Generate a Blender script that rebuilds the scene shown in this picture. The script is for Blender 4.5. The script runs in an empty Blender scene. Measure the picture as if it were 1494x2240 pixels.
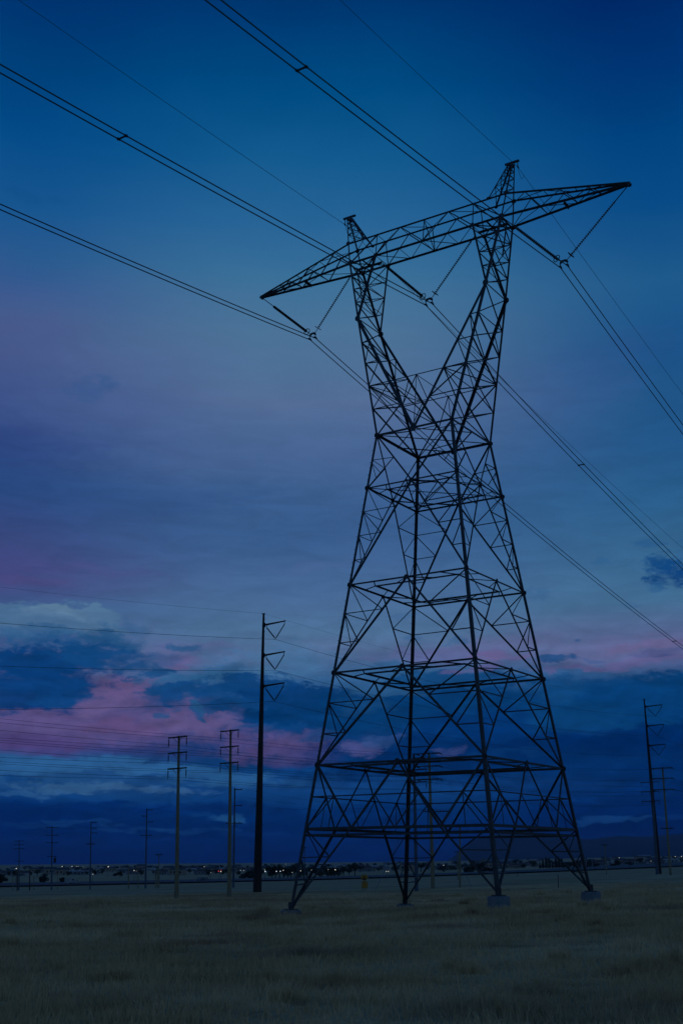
import bpy, math, random
import numpy as np
from mathutils import Vector
random.seed(11)
rng = np.random.default_rng(5)
SC = bpy.context.scene
COL = SC.collection
R = math.radians

# ------------------------------------------------------------------ camera
FPX, PITCH, ROLL = 2592.55, 0.2884, -0.0032          # focal length in photo pixels, tilt up, roll
cam_d = bpy.data.cameras.new('camera')
cam_d.sensor_fit = 'VERTICAL'; cam_d.sensor_height = 36.0
cam_d.lens = 36.0 * FPX / 2240.0
cam_d.clip_start = 0.1; cam_d.clip_end = 40000
cam = bpy.data.objects.new('camera', cam_d); COL.objects.link(cam)
from mathutils import Matrix
cam.matrix_world = Matrix.Rotation(R(90) + PITCH, 4, 'X') @ Matrix.Rotation(ROLL, 4, 'Z')
SC.camera = cam
SC.view_settings.view_transform = 'Standard'
SC.view_settings.look = 'None'
SC.view_settings.exposure = 0.0
SC.view_settings.gamma = 1.0

def ray(px, py):
    X = (px - 747) / FPX; Y = (1120 - py) / FPX
    cr, sr = math.cos(ROLL), math.sin(ROLL)
    r = X * cr - Y * sr; u = X * sr + Y * cr
    c, s = math.cos(PITCH), math.sin(PITCH)
    return Vector((r, c - s * u, s + c * u))
def at(px, py, Y):
    r = ray(px, py); return r * (Y / r.y)
def azel(px, py):
    r = ray(px, py); return math.atan2(r.x, r.y), math.atan2(r.z, math.hypot(r.x, r.y))

def lin(h):
    h = h.lstrip('#'); o = []
    for i in (0, 2, 4):
        c = int(h[i:i+2], 16) / 255
        o.append(c / 12.92 if c <= .04045 else ((c + .055) / 1.055) ** 2.4)
    return (*o, 1.0)

# ------------------------------------------------------------------ dusk sky
world = bpy.data.worlds.new('World'); SC.world = world; world.use_nodes = True
nt = world.node_tree; N = nt.nodes; L = nt.links
for n in list(N): N.remove(n)
def math_node(tree, op, a, b=None, c=None, clamp=False):
    n = tree.nodes.new('ShaderNodeMath'); n.operation = op; n.use_clamp = clamp
    for i, v in enumerate((a, b, c)):
        if v is None: continue
        if isinstance(v, (int, float)): n.inputs[i].default_value = v
        else: tree.links.new(v, n.inputs[i])
    return n.outputs[0]
tc = N.new('ShaderNodeTexCoord'); sep = N.new('ShaderNodeSeparateXYZ')
L.new(tc.outputs['Generated'], sep.inputs[0])
dx, dy, dz = sep.outputs
AZ = math_node(nt, 'ARCTAN2', dx, dy)
EL = math_node(nt, 'ARCSINE', dz)
def noise(vec, scale, detail=6, rough=.55, dist=0.0, off=(0, 0, 0)):
    m = N.new('ShaderNodeMapping'); L.new(vec, m.inputs['Vector']); m.inputs['Location'].default_value = off
    n = N.new('ShaderNodeTexNoise'); n.inputs['Scale'].default_value = scale
    n.inputs['Detail'].default_value = detail; n.inputs['Roughness'].default_value = rough
    n.inputs['Distortion'].default_value = dist; n.noise_dimensions = '2D'
    L.new(m.outputs[0], n.inputs['Vector']); return n.outputs['Fac']
def vec(a, b, sx, sy):
    v = N.new('ShaderNodeCombineXYZ')
    L.new(math_node(nt, 'MULTIPLY', a, sx), v.inputs[0]); L.new(math_node(nt, 'MULTIPLY', b, sy), v.inputs[1]); return v.outputs[0]
V1 = vec(AZ, EL, 1.0, 2.3)
n_big = noise(V1, 9.0, 4, .5)
n_w1 = noise(V1, 22.0, 8, .58, .3, (3.1, 7.7, 0)); n_w2 = noise(V1, 22.0, 8, .58, .3, (11.3, 1.9, 4.0))
n_edge = noise(V1, 52.0, 8, .70, .2, (5.5, 2.2, 1.0))
n_rel = noise(V1, 22.0, 8, .58, .3, (8.2, 4.4, 2.0)); n_rel2 = noise(V1, 22.0, 8, .58, .3, (8.2 + .0035, 4.4 - .012, 2.0))
A2 = math_node(nt, 'ADD', AZ, math_node(nt, 'MULTIPLY', math_node(nt, 'SUBTRACT', n_w1, .5), .034))
E2 = math_node(nt, 'ADD', EL, math_node(nt, 'MULTIPLY', math_node(nt, 'SUBTRACT', n_w2, .5), .020))
def ramp(stops, src):
    r = N.new('ShaderNodeValToRGB'); cr = r.color_ramp; cr.interpolation = 'B_SPLINE' if False else 'EASE'
    cr.interpolation = 'LINEAR'
    st = sorted((azel(747, y)[1] / .80, c) for y, c in stops)
    st = [(max(0, e), c) for e, c in st]
    cr.elements[0].position = st[0][0]; cr.elements[0].color = lin(st[0][1])
    cr.elements[1].position = st[-1][0]; cr.elements[1].color = lin(st[-1][1])
    for e, c in st[1:-1]:
        k = cr.elements.new(e); k.color = lin(c)
    L.new(src, r.inputs[0]); return r.outputs[0]
Ewob = math_node(nt, 'ADD', EL, math_node(nt, 'MULTIPLY', math_node(nt, 'SUBTRACT', n_big, .5), .022))
Eramp = math_node(nt, 'DIVIDE', Ewob, .80)
SKY_LEFT = [(-320, '001c4a'), (0, '002d6b'), (200, '00407a'), (350, '034b88'), (500, '17558f'), (600, '29598f'), (680, '3d5a90'), (740, '455c8d'), (810, '46588a'), (880, '3c5289'), (1000, '2d4680'),
            (1090, '28487f'), (1200, '38487e'), (1265, '41457d'), (1300, '414a80'), (1350, '3c5a8c'), (1430, '4c5a8a'),
            (1500, '56527f'), (1560, '584e80'), (1610, '50487c'), (1645, '46407a'), (1665, '285589'), (1700, '235184'), (1740, '0c3c76'), (1772, '01255f'), (1830, '001d54'), (1886, '00164a')]
SKY_MID = [(-320, '001c4a'), (0, '00366f'), (60, '003d77'), (200, '004c83'), (350, '125a8f'), (500, '296597'), (600, '3a7099'), (720, '4c7398'), (800, '4f7197'), (880, '536d96'), (960, '4a6794'), (1080, '3b5e8e'),
           (1150, '385c8c'), (1230, '3f6291'), (1300, '476995'), (1380, '4c6f95'), (1430, '516a92'), (1480, '35608e'), (1530, '104378'), (1640, '07346c'), (1690, '0c3b74'), (1712, '123f78'), (1745, '0b3a74'), (1775, '012860'), (1830, '001f57'), (1886, '00184e')]
SKY_RIGHT = [(-320, '001440'), (0, '002362'), (200, '003473'), (350, '00437f'), (500, '084b86'), (660, '1f5a8c'), (800, '1b5288'), (900, '205588'), (1000, '225689'),
             (1120, '2a5e8c'), (1250, '38678f'), (1330, '426b90'), (1385, '526690'), (1440, '5a6290'), (1480, '2c5282'), (1520, '083a70'),
             (1600, '002a60'), (1700, '00255a'), (1760, '00225a'), (1810, '001c50'), (1886, '00103c')]
SKY_BACK = [(-320, '082c5c'), (300, '1c5488'), (900, '3a6a96'), (1400, '587498'), (1700, '5c7490'), (1886, '4c6480')]
def mixc(fac, a, b):
    m = N.new('ShaderNodeMix'); m.data_type = 'RGBA'
    if isinstance(fac, (int, float)): m.inputs['Factor'].default_value = fac
    else: L.new(fac, m.inputs['Factor'])
    for s, v in ((6, a), (7, b)):
        if isinstance(v, tuple): m.inputs[s].default_value = v
        else: L.new(v, m.inputs[s])
    return m.outputs[2]
def maprange(src, a, b, lo=0.0, hi=1.0, tree=None):
    m = (tree or nt).nodes.new('ShaderNodeMapRange'); m.interpolation_type = 'SMOOTHSTEP'
    (tree or nt).links.new(src, m.inputs[0])
    for i, v in ((1, a), (2, b), (3, lo), (4, hi)): m.inputs[i].default_value = v
    return m.outputs[0]
sky = mixc(maprange(AZ, -.31, -.06), ramp(SKY_LEFT, Eramp), ramp(SKY_MID, Eramp))
sky = mixc(maprange(AZ, .02, .30), sky, ramp(SKY_RIGHT, Eramp))

grp = bpy.data.node_groups.new('cloud_mask', 'ShaderNodeTree')      # one soft-edged cloud in the sky
for nm in ('A', 'E', 'Noise', 'A0', 'E0', 'RA', 'RE', 'Amp', 'Soft', 'Strength', 'Tilt'):
    grp.interface.new_socket(nm, in_out='INPUT', socket_type='NodeSocketFloat')
grp.interface.new_socket('Mask', in_out='OUTPUT', socket_type='NodeSocketFloat')
gi = grp.nodes.new('NodeGroupInput'); go = grp.nodes.new('NodeGroupOutput'); I = gi.outputs
_a = math_node(grp, 'SUBTRACT', I['A'], I['A0']); _e0 = math_node(grp, 'SUBTRACT', I['E'], I['E0'])
_e = math_node(grp, 'SUBTRACT', _e0, math_node(grp, 'MULTIPLY', _a, I['Tilt']))
_a = math_node(grp, 'DIVIDE', _a, I['RA']); _e = math_node(grp, 'DIVIDE', _e, I['RE'])
_d = math_node(grp, 'SUBTRACT', 1.10, math_node(grp, 'ADD', math_node(grp, 'MULTIPLY', _a, _a), math_node(grp, 'MULTIPLY', _e, _e)))
_d = math_node(grp, 'ADD', _d, math_node(grp, 'MULTIPLY', math_node(grp, 'SUBTRACT', I['Noise'], .5), I['Amp']))
_m = grp.nodes.new('ShaderNodeMapRange'); _m.interpolation_type = 'SMOOTHSTEP'
grp.links.new(_d, _m.inputs[0]); _m.inputs[1].default_value = 0.0; grp.links.new(I['Soft'], _m.inputs[2])
grp.links.new(math_node(grp, 'MULTIPLY', _m.outputs[0], I['Strength']), go.inputs[0])

# x, y, half width, half height (photo pixels of the direction), edge roughness, softness, strength, tilt, colour
CLOUDS = [
 # wide soft tints of the upper sky
 (230, 905, 330, 90, .6, 1.3, .40, -.05, '4d6496'), (330, 790, 300, 55, .9, 1.2, .35, .05, '51699a'),
 (200, 852, 62, 26, 2.0, .9, .50, .00, '33558a'), (235, 838, 30, 14, 2.0, .9, .35, .00, '33558a'), (70, 430, 90, 22, 2.2, 1.0, .25, .00, '0c4a84'),
 (60, 715, 190, 40, .9, 1.2, .18, .03, '504f86'), (1340, 770, 160, 60, .9, 1.2, .35, .10, '2c5288'), (1250, 850, 200, 90, .8, 1.2, .30, .05, '3c5a92'),
 (500, 1010, 420, 60, .9, 1.2, .30, .04, '4d6495'), (350, 1100, 380, 40, 1.0, 1.2, .35, .06, '2c4d84'), (560, 1190, 300, 30, 1.0, 1.2, .30, .05, '33588a'),
 (60, 1272, 150, 11, 1.4, 1.0, .32, -.04, '50467c'), (210, 1245, 190, 12, 1.2, 1.0, .35, -.03, '4a4c84'), (680, 1240, 130, 12, 1.4, 1.0, .3, .08, '4f6192'),
 (880, 1350, 300, 60, .8, 1.2, .45, .00, '4b6e97'), (1230, 1300, 200, 60, .9, 1.2, .35, .00, '48739a'),
 # pink light between the clouds, left
 (250, 1590, 300, 52, .7, .9, .80, -.02, '5a4d7e'), (265, 1592, 130, 20, 1.3, .9, .5, -.03, '644d7e'), (60, 1625, 170, 24, 1.0, .9, .7, .02, '4d4078'),
 (430, 1575, 150, 40, .9, .8, .85, .00, '5d5282'), (600, 1640, 180, 40, 1.1, .8, .85, -.10, '504679'), (640, 1612, 110, 22, 1.3, .8, .6, -.05, '574c7d'),
 (430, 1432, 150, 34, 1.2, .9, .65, .00, '585f90'), (390, 1448, 60, 14, 1.6, .8, .6, .10, '63588a'), (245, 1502, 62, 32, 1.3, .6, .95, .00, '5f5180'), (310, 1505, 45, 22, 1.2, .7, .8, .35, '615282'),
 (240, 1545, 90, 25, 1.2, .7, .8, .25, '5d5180'),
 # bright topped cloud and its dark body
 (60, 1362, 130, 40, 1.3, .45, .9, .00, '39618c'), (150, 1352, 110, 40, 1.3, .35, .95, -.02, '44688f'), (210, 1365, 80, 38, 1.4, .5, .85, -.25, '3f648c'), (120, 1340, 95, 20, 1.5, .5, .7, .00, '527597'),
 (100, 1350, 165, 38, 1.1, .3, .97, -.01, '496c92'), (130, 1338, 70, 22, 1.3, .3, .95, .0, '5a7b9b'), (190, 1342, 48, 20, 1.5, .35, .9, .0, '547698'), (75, 1340, 44, 14, 1.6, .4, .8, .0, '517396'), (235, 1358, 44, 22, 1.5, .4, .85, -.3, '4d7094'),
 (150, 1360, 130, 12, 1.7, .8, .6, .0, '44678d'), (110, 1378, 170, 10, 1.8, .9, .7, .0, '2c5a88'), (25, 1338, 34, 13, 1.7, .5, .7, .0, '43678f'),
 (30, 1345, 50, 14, 1.7, .6, .5, .00, '4a6e93'), (205, 1338, 50, 14, 1.7, .6, .6, -.2, '4d7095'),
 (140, 1408, 220, 30, 1.2, .9, .85, -.02, '1c4e80'), (265, 1405, 90, 26, 1.6, .8, .7, -.12, '1f5080'), (280, 1372, 60, 16, 1.8, .9, .5, -.2, '2c5a88'),
 (70, 1450, 210, 46, 1.1, .6, .98, .02, '053a72'), (180, 1430, 90, 24, 1.6, .7, .7, .00, '0f437a'), (50, 1515, 170, 46, 1.1, .45, .98, .05, '0a3b76'), (140, 1520, 75, 34, 1.5, .5, .9, .12, '0d3f78'),
 (15, 1485, 40, 6, 1.4, .8, .6, .00, '3a4a80'), (150, 1492, 60, 14, 1.8, .9, .55, .00, '1b4b80'), (60, 1470, 90, 12, 1.8, .9, .45, .00, '022e66'), (100, 1550, 90, 10, 1.8, .8, .6, .00, '0a3470'),
 (215, 1440, 130, 34, 1.4, .8, .8, -.04, '0f447a'), (90, 1485, 170, 40, 1.2, .7, .85, .0, '083a73'),
 # middle left clouds
 (410, 1419, 42, 10, 2.0, .7, .9, .00, '2a5584'), (355, 1445, 50, 12, 2.0, .8, .6, .10, '33578a'), (330, 1472, 66, 14, 1.9, .6, .9, .10, '15477b'), (300, 1462, 60, 10, 2.0, .8, .6, .00, '1c4c80'),
 (480, 1440, 80, 26, 1.5, .9, .6, .00, '3f6991'), (420, 1492, 120, 22, 1.5, .7, .9, .06, '2b5a88'), (395, 1512, 100, 19, 1.3, .45, .97, .02, '11447a'), (380, 1527, 45, 14, 1.4, .4, .9, .00, '12427a'), (480, 1510, 80, 26, 1.5, .6, .9, -.04, '11437a'),
 (500, 1468, 90, 24, 1.6, .8, .75, .05, '2a5a88'), (620, 1440, 130, 46, 1.3, .9, .6, .00, '41709a'), (570, 1500, 130, 30, 1.4, .5, .95, -.02, '0c3f75'), (640, 1535, 140, 44, 1.3, .4, .97, .00, '07386e'), (590, 1568, 80, 18, 1.3, .35, .95, .04, '02356a'), (740, 1570, 120, 40, 1.3, .5, .95, -.08, '04356a'), (560, 1465, 60, 12, 1.9, .8, .5, .00, '46719a'),
  (700, 1612, 60, 14, 1.8, .6, .8, .0, '173f75'), (560, 1592, 46, 9, 1.9, .6, .7, .05, '1a4278'), (470, 1548, 40, 12, 1.9, .5, .85, .1, '14447a'), (520, 1545, 60, 18, 1.6, .45, .9, .0, '0d3f75'), (330, 1618, 110, 7, 2.0, .9, .4, .0, '4a4378'), (150, 1588, 110, 7, 2.0, .9, .4, .0, '4c477c'),
 (440, 1562, 16, 15, 1.7, .4, .9, -.4, '1f4a80'), (444, 1550, 10, 12, 1.7, .5, .9, .0, '23507f'), (360, 1562, 24, 9, 1.9, .5, .85, .05, '294c80'), (398, 1550, 14, 6, 1.9, .6, .6, .2, '344c82'), (522, 1598, 22, 7, 1.8, .8, .4, .0, '3e4a80'),
 # behind the tower
 (960, 1432, 190, 26, 1.3, .9, .75, .04, '585f90'), (1110, 1408, 150, 28, 1.2, 1.0, .7, .05, '5b6490'), (1090, 1440, 70, 14, 1.5, .8, .8, .04, '655b8c'), (860, 1470, 120, 24, 1.5, .8, .7, .00, '2c5a88'),
 (970, 1485, 130, 28, 1.5, .6, .92, .04, '0f4478'), (1080, 1490, 110, 24, 1.5, .6, .9, .06, '124478'), (1030, 1462, 70, 9, 1.8, .7, .8, .05, '56588a'),
 (930, 1550, 320, 50, 1.1, .5, .97, .03, '05386c'), (850, 1512, 110, 18, 1.7, .9, .6, .00, '2c5882'), (800, 1545, 80, 18, 1.8, .9, .4, .00, '1d4d7c'), (1060, 1585, 200, 40, 1.2, .8, .9, .05, '02306a'),
 (980, 1655, 420, 66, 1.1, .8, .96, .03, '012a60'), (790, 1640, 55, 22, 1.6, .7, .85, .00, '43497e'), (830, 1622, 60, 18, 1.8, .8, .7, .00, '2c4a80'), (985, 1640, 32, 12, 1.8, .8, .7, .00, '35447a'), (1100, 1650, 120, 9, 1.8, .9, .45, .05, '0c3a70'),
 (1000, 1404, 40, 10, 2.0, .8, .6, .00, '2f5a88'), (905, 1400, 30, 10, 2.0, .8, .5, .00, '2f5a88'), (985, 1312, 44, 12, 2.0, .9, .45, .00, '365d8c'), (880, 1345, 50, 9, 2.0, .9, .35, .00, '365d8c'),
 # right hand clouds
 (1370, 1420, 240, 34, 1.0, .9, .80, .07, '5d6490'), (1410, 1412, 110, 13, 1.4, .8, .75, .08, '66618f'), (1400, 1448, 160, 13, 1.4, .8, .7, .06, '5c5888'), (1440, 1428, 90, 8, 1.6, .8, .6, .05, '4a5488'), (1240, 1462, 60, 8, 1.6, .7, .8, .03, '565888'),
 (1222, 1440, 52, 9, 2.0, .6, .9, .00, '1f4a7e'), (1290, 1442, 26, 6, 2.0, .7, .6, .00, '3a5588'), (1268, 1398, 12, 6, 1.8, .5, .85, .00, '35568a'), (1460, 1438, 24, 5, 1.8, .7, .6, .00, '3a5086'),
 (1390, 1530, 260, 62, 1.2, .45, .96, .06, '053b70'), (1215, 1505, 70, 40, 1.5, .8, .85, .00, '0f4478'), (1330, 1488, 70, 15, 1.8, .8, .5, .06, '0f4277'), (1250, 1575, 130, 50, 1.3, .8, .85, .00, '093f73'),
 (1330, 1620, 260, 30, 1.3, .9, .9, .00, '00265c'), (1290, 1604, 60, 8, 1.8, .9, .5, .0, '0a3770'), (1390, 1660, 180, 16, 1.6, .9, .5, .02, '042f66'),
 (1475, 1258, 62, 38, 2.0, .9, .95, .00, '0b3e77'), (1450, 1240, 46, 26, 2.2, .9, .85, .20, '10457c'), (1425, 1192, 34, 14, 2.3, .8, .5, .00, '24578c'), (1490, 1205, 30, 30, 2.0, .8, .5, .00, '2a5c8e'), (1440, 1290, 30, 14, 2.2, .8, .5, .0, '265a8c'),
 (1312, 1228, 30, 10, 2.2, .9, .45, .00, '2c5d8e'), (1175, 1300, 50, 13, 2.2, .9, .45, .00, '335f8e'), (1195, 1285, 24, 7, 2.2, .9, .35, .0, '335f8e'), (1375, 1325, 24, 8, 2.2, .9, .3, .00, '335f8e'),
 # low layers near the horizon
 (70, 1672, 170, 22, 1.5, .6, .85, .00, '285a8e'), (260, 1678, 200, 22, 1.5, .6, .85, -.03, '2a5c90'), (470, 1700, 170, 22, 1.5, .7, .8, -.08, '265789'), (150, 1722, 150, 15, 1.7, .8, .75, .00, '345f8c'), (330, 1728, 150, 13, 1.7, .8, .7, -.02, '355e8c'), (60, 1735, 80, 8, 1.7, .8, .5, .0, '2c5887'),
 (303, 1722, 24, 6, 1.9, .6, .85, .00, '0e3e78'), (36, 1703, 50, 10, 1.9, .8, .8, .00, '0a3b74'), (140, 1700, 40, 6, 1.9, .8, .5, .00, '1a4a80'), (540, 1725, 110, 12, 1.8, .9, .6, -.05, '123f78'), (640, 1712, 70, 12, 1.8, .9, .6, .0, '1d4c80'),
 (200, 1768, 260, 16, 1.3, .9, .9, .00, '01245e'), (500, 1768, 200, 14, 1.5, .9, .8, .00, '01245e'), (494, 1790, 46, 12, 1.7, .7, .75, .00, '1b4c80'), (440, 1782, 30, 5, 1.9, .8, .5, .0, '0e3a72'),
 (170, 1802, 130, 8, 2.2, .9, .65, .00, '0e3870'), (60, 1812, 90, 7, 2.2, .9, .5, .00, '0b336c'), (290, 1815, 110, 7, 2.2, .9, .6, .00, '0e3870'), (420, 1818, 110, 8, 2.2, .9, .6, .00, '0e3870'), (350, 1842, 120, 5, 2.2, 1.0, .4, .0, '06296a'), (560, 1830, 100, 7, 2.2, 1.0, .4, .0, '062c66'),
 (1380, 1695, 170, 12, 1.9, .9, .5, .00, '042f66'), (1280, 1722, 90, 8, 2.0, .9, .5, .00, '0a3570'), (1400, 1742, 130, 9, 2.0, .9, .5, .00, '042b62'), (1250, 1752, 70, 5, 2.0, .9, .5, .00, '0b3670'),
 (1290, 1800, 70, 8, 1.7, .6, .75, .06, '0d366c'), (1380, 1796, 90, 9, 1.7, .6, .8, .03, '0f386e'), (1470, 1794, 50, 6, 1.9, .8, .5, .0, '0a2f66'),
 (900, 1785, 180, 12, 1.9, 1.0, .5, .00, '042f6a'), (1080, 1770, 120, 9, 2.0, 1.0, .4, .0, '042f6a'), (925, 1852, 60, 5, 1.8, 1.0, .4, .00, '0d3068'),
]
for (px, py, rx, ry, amp, soft, strg, tilt, col) in CLOUDS:
    a0, e0 = azel(px, py); ra = (azel(px + rx, py)[0] - azel(px - rx, py)[0]) / 2; re = (azel(px, py - ry)[1] - azel(px, py + ry)[1]) / 2
    g = N.new('ShaderNodeGroup'); g.node_tree = grp
    L.new(A2, g.inputs['A']); L.new(E2, g.inputs['E']); L.new(n_edge, g.inputs['Noise'])
    for k, v in (('A0', a0), ('E0', e0), ('RA', ra), ('RE', re), ('Amp', amp * 1.75), ('Soft', soft * 1.2 + .1), ('Strength', strg), ('Tilt', tilt)):
        g.inputs[k].default_value = v
    sky = mixc(g.outputs[0], sky, lin(col))
# fine wisps so that no part of the sky is a clean gradient
wisp = noise(vec(AZ, EL, 1.0, 5.0), 16.0, 8, .6, .4, (1, 2, 3))
wk = maprange(wisp, .25, .75, .92, 1.08)
fade = maprange(EL, .50, .25)
relief = math_node(nt, 'MULTIPLY', math_node(nt, 'SUBTRACT', n_rel, n_rel2), maprange(EL, .24, .12, 0.0, .85))
wk2 = math_node(nt, 'ADD', math_node(nt, 'ADD', 1.0, relief), math_node(nt, 'MULTIPLY', math_node(nt, 'SUBTRACT', wk, 1.0), fade))
vm = N.new('ShaderNodeVectorMath'); vm.operation = 'SCALE'; L.new(sky, vm.inputs[0]); L.new(wk2, vm.inputs['Scale'])
# the afterglow behind the photographer
absA = math_node(nt, 'ABSOLUTE', AZ)
full = mixc(maprange(absA, .75, 2.3), vm.outputs[0], ramp(SKY_BACK, Eramp))
nish = N.new('ShaderNodeTexSky'); nish.sky_type = 'NISHITA'; nish.sun_disc = False
nish.sun_elevation = R(0.5); nish.sun_rotation = R(110)
addn = N.new('ShaderNodeMix'); addn.data_type = 'RGBA'; addn.blend_type = 'ADD'; addn.inputs['Factor'].default_value = 0.0
L.new(full, addn.inputs[6]); L.new(nish.outputs[0], addn.inputs[7])
bg = N.new('ShaderNodeBackground'); bg.inputs['Strength'].default_value = 1.0
L.new(full, bg.inputs['Color'])
wo = N.new('ShaderNodeOutputWorld'); L.new(bg.outputs[0], wo.inputs['Surface'])
for n in (nish, addn): N.remove(n)
world.cycles.sampling_method = 'NONE'
SC.cycles.max_bounces = 3; SC.cycles.diffuse_bounces = 2; SC.cycles.glossy_bounces = 2; SC.cycles.transmission_bounces = 2; SC.cycles.volume_bounces = 0

# weak last light of the day, from the right
sun_d = bpy.data.lights.new('sun', 'SUN'); sun_d.energy = 0.05; sun_d.angle = R(40); sun_d.color = (.55, .72, 1.0)
sun = bpy.data.objects.new('sun', sun_d); COL.objects.link(sun)
sun.rotation_euler = Vector((-.85, .10, -.42)).to_track_quat('-Z', 'Y').to_euler()

# ------------------------------------------------------------------ helpers
def tag(o, label=None, cat=None, group=None, kind=None):
    if label: o['label'] = label
    if cat: o['category'] = cat
    if group: o['group'] = group
    if kind: o['kind'] = kind
    return o
def empty(name, loc=(0, 0, 0), rz=0.0):
    o = bpy.data.objects.new(name, None); COL.objects.link(o); o.empty_display_size = .3
    o.location = loc; o.rotation_euler = (0, 0, rz); return o
class MB:
    def __init__(s): s.v = []; s.f = []; s.mi = []; s.mat_i = 0
    def add(s, vs, fs):
        b = len(s.v); s.v += [tuple(x) for x in vs]; s.f += [tuple(i + b for i in f) for f in fs]; s.mi += [s.mat_i] * len(fs)
    def box(s, c, sx, sy, sz, rz=0.0):
        cr, sr = math.cos(rz), math.sin(rz); vs = []
        for k in (-1, 1):
            for (i, j) in ((-1, -1), (1, -1), (1, 1), (-1, 1)):
                x, y = i * sx / 2, j * sy / 2
                vs.append((c[0] + x * cr - y * sr, c[1] + x * sr + y * cr, c[2] + k * sz / 2))
        s.add(vs, [(3, 2, 1, 0), (4, 5, 6, 7), (0, 1, 5, 4), (1, 2, 6, 5), (2, 3, 7, 6), (3, 0, 4, 7)])
    def sweep(s, path, radii, n=8, cap=True):
        path = [Vector(p) for p in path]
        if not hasattr(radii, '__len__'): radii = [radii] * len(path)
        vs = []
        for i, p in enumerate(path):
            d = (path[min(i + 1, len(path) - 1)] - path[max(i - 1, 0)]).normalized()
            ref = Vector((0, 0, 1)) if abs(d.z) < .9 else Vector((1, 0, 0))
            a = d.cross(ref).normalized(); b = a.cross(d)
            for k in range(n):
                t = 2 * math.pi * k / n
                vs.append(p + (a * math.cos(t) + b * math.sin(t)) * radii[i])
        fs = []
        for i in range(len(path) - 1):
            for k in range(n):
                k2 = (k + 1) % n
                fs.append((i * n + k, i * n + k2, (i + 1) * n + k2, (i + 1) * n + k))
        if cap:
            fs.append(tuple(range(n))); fs.append(tuple((len(path) - 1) * n + k for k in reversed(range(n))))
        s.add(vs, fs)
    def angle(s, p, q, w, out, t=None, flat=False):
        """rolled steel angle from p to q; 'out' points away from the tower"""
        p, q = Vector(p), Vector(q); d = (q - p)
        if d.length < 1e-4: return
        d.normalize(); out = Vector(out); n = out - d * out.dot(d)
        if n.length < 1e-3:
            n = d.orthogonal()
        n.normalize(); e = d.cross(n).normalized(); t = t or max(.014, w * .11)
        if flat:                      # one flange in the face, one standing inwards
            x, y = e, -n
        else:                         # heel outwards, flanges along both faces
            x, y = (-n + e).normalized(), (-n - e).normalized()
        prof = [(0, 0), (w, 0), (w, t), (t, t), (t, w), (0, w)]
        off = (x + y) * (-.28 * w) if not flat else x * (-.5 * w)
        vs = [p + off + x * a + y * b for a, b in prof] + [q + off + x * a + y * b for a, b in prof]
        fs = [(i, (i + 1) % 6, (i + 1) % 6 + 6, i + 6) for i in range(6)] + [(5, 4, 3, 0), (3, 2, 1, 0), (6, 9, 10, 11), (6, 7, 8, 9)]
        s.add(vs, fs)
    def build(s, name, mats, parent=None, smooth=False):
        me = bpy.data.meshes.new(name); me.from_pydata(s.v, [], s.f); me.update()
        mats = mats if isinstance(mats, (list, tuple)) else [mats]
        for m in mats: me.materials.append(m)
        if len(mats) > 1: me.polygons.foreach_set('material_index', s.mi)
        if smooth: me.polygons.foreach_set('use_smooth', [True] * len(s.f))
        o = bpy.data.objects.new(name, me); COL.objects.link(o)
        if parent: o.parent = parent
        return o
def copy_tree(o, parent=None):
    c = o.copy(); COL.objects.link(c)
    if parent: c.parent = parent
    for ch in [x for x in o.children]: copy_tree(ch, c)
    return c

# ------------------------------------------------------------------ materials
def mat(name, cols, scale=4.0, rough=.7, metal=0.0, stretch=(1, 1, 1), detail=6, bump=0.0, bscale=None, island=0.0, spec=.3, coords='Object'):
    m = bpy.data.materials.new(name); m.use_nodes = True; t = m.node_tree; n = t.nodes; l = t.links
    b = n['Principled BSDF']; b.inputs['Roughness'].default_value = rough; b.inputs['Metallic'].default_value = metal
    b.inputs['Specular IOR Level'].default_value = spec
    c = n.new('ShaderNodeTexCoord'); mp = n.new('ShaderNodeMapping'); mp.inputs['Scale'].default_value = stretch
    l.new(c.outputs[coords], mp.inputs[0])
    nz = n.new('ShaderNodeTexNoise'); nz.inputs['Scale'].default_value = scale; nz.inputs['Detail'].default_value = detail
    nz.inputs['Roughness'].default_value = .6; l.new(mp.outputs[0], nz.inputs['Vector'])
    rp = n.new('ShaderNodeValToRGB'); l.new(nz.outputs['Fac'], rp.inputs[0])
    e = rp.color_ramp.elements; k = len(cols)
    e[0].position = .3; e[1].position = .7; e[0].color = (*cols[0], 1); e[1].color = (*cols[-1], 1)
    for i in range(1, k - 1):
        q = e.new(.3 + .4 * i / (k - 1)); q.color = (*cols[i], 1)
    col = rp.outputs[0]
    if island:
        g = n.new('ShaderNodeNewGeometry'); mr = n.new('ShaderNodeMapRange')
        l.new(g.outputs['Random Per Island'], mr.inputs[0]); mr.inputs[3].default_value = 1 - island; mr.inputs[4].default_value = 1 + island
        v = n.new('ShaderNodeVectorMath'); v.operation = 'SCALE'; l.new(col, v.inputs[0]); l.new(mr.outputs[0], v.inputs['Scale']); col = v.outputs[0]
    l.new(col, b.inputs['Base Color'])
    if bump:
        n2 = n.new('ShaderNodeTexNoise'); n2.inputs['Scale'].default_value = bscale or scale * 4; n2.inputs['Detail'].default_value = 6
        l.new(mp.outputs[0], n2.inputs['Vector'])
        bp = n.new('ShaderNodeBump'); bp.inputs['Strength'].default_value = bump; l.new(n2.outputs['Fac'], bp.inputs['Height'])
        l.new(bp.outputs[0], b.inputs['Normal'])
    return m
def emit(name, col, strength):
    m = bpy.data.materials.new(name); m.use_nodes = True; b = m.node_tree.nodes['Principled BSDF']
    b.inputs['Base Color'].default_value = (*col, 1); b.inputs['Emission Color'].default_value = (*col, 1); b.inputs['Emission Strength'].default_value = strength
    return m
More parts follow.
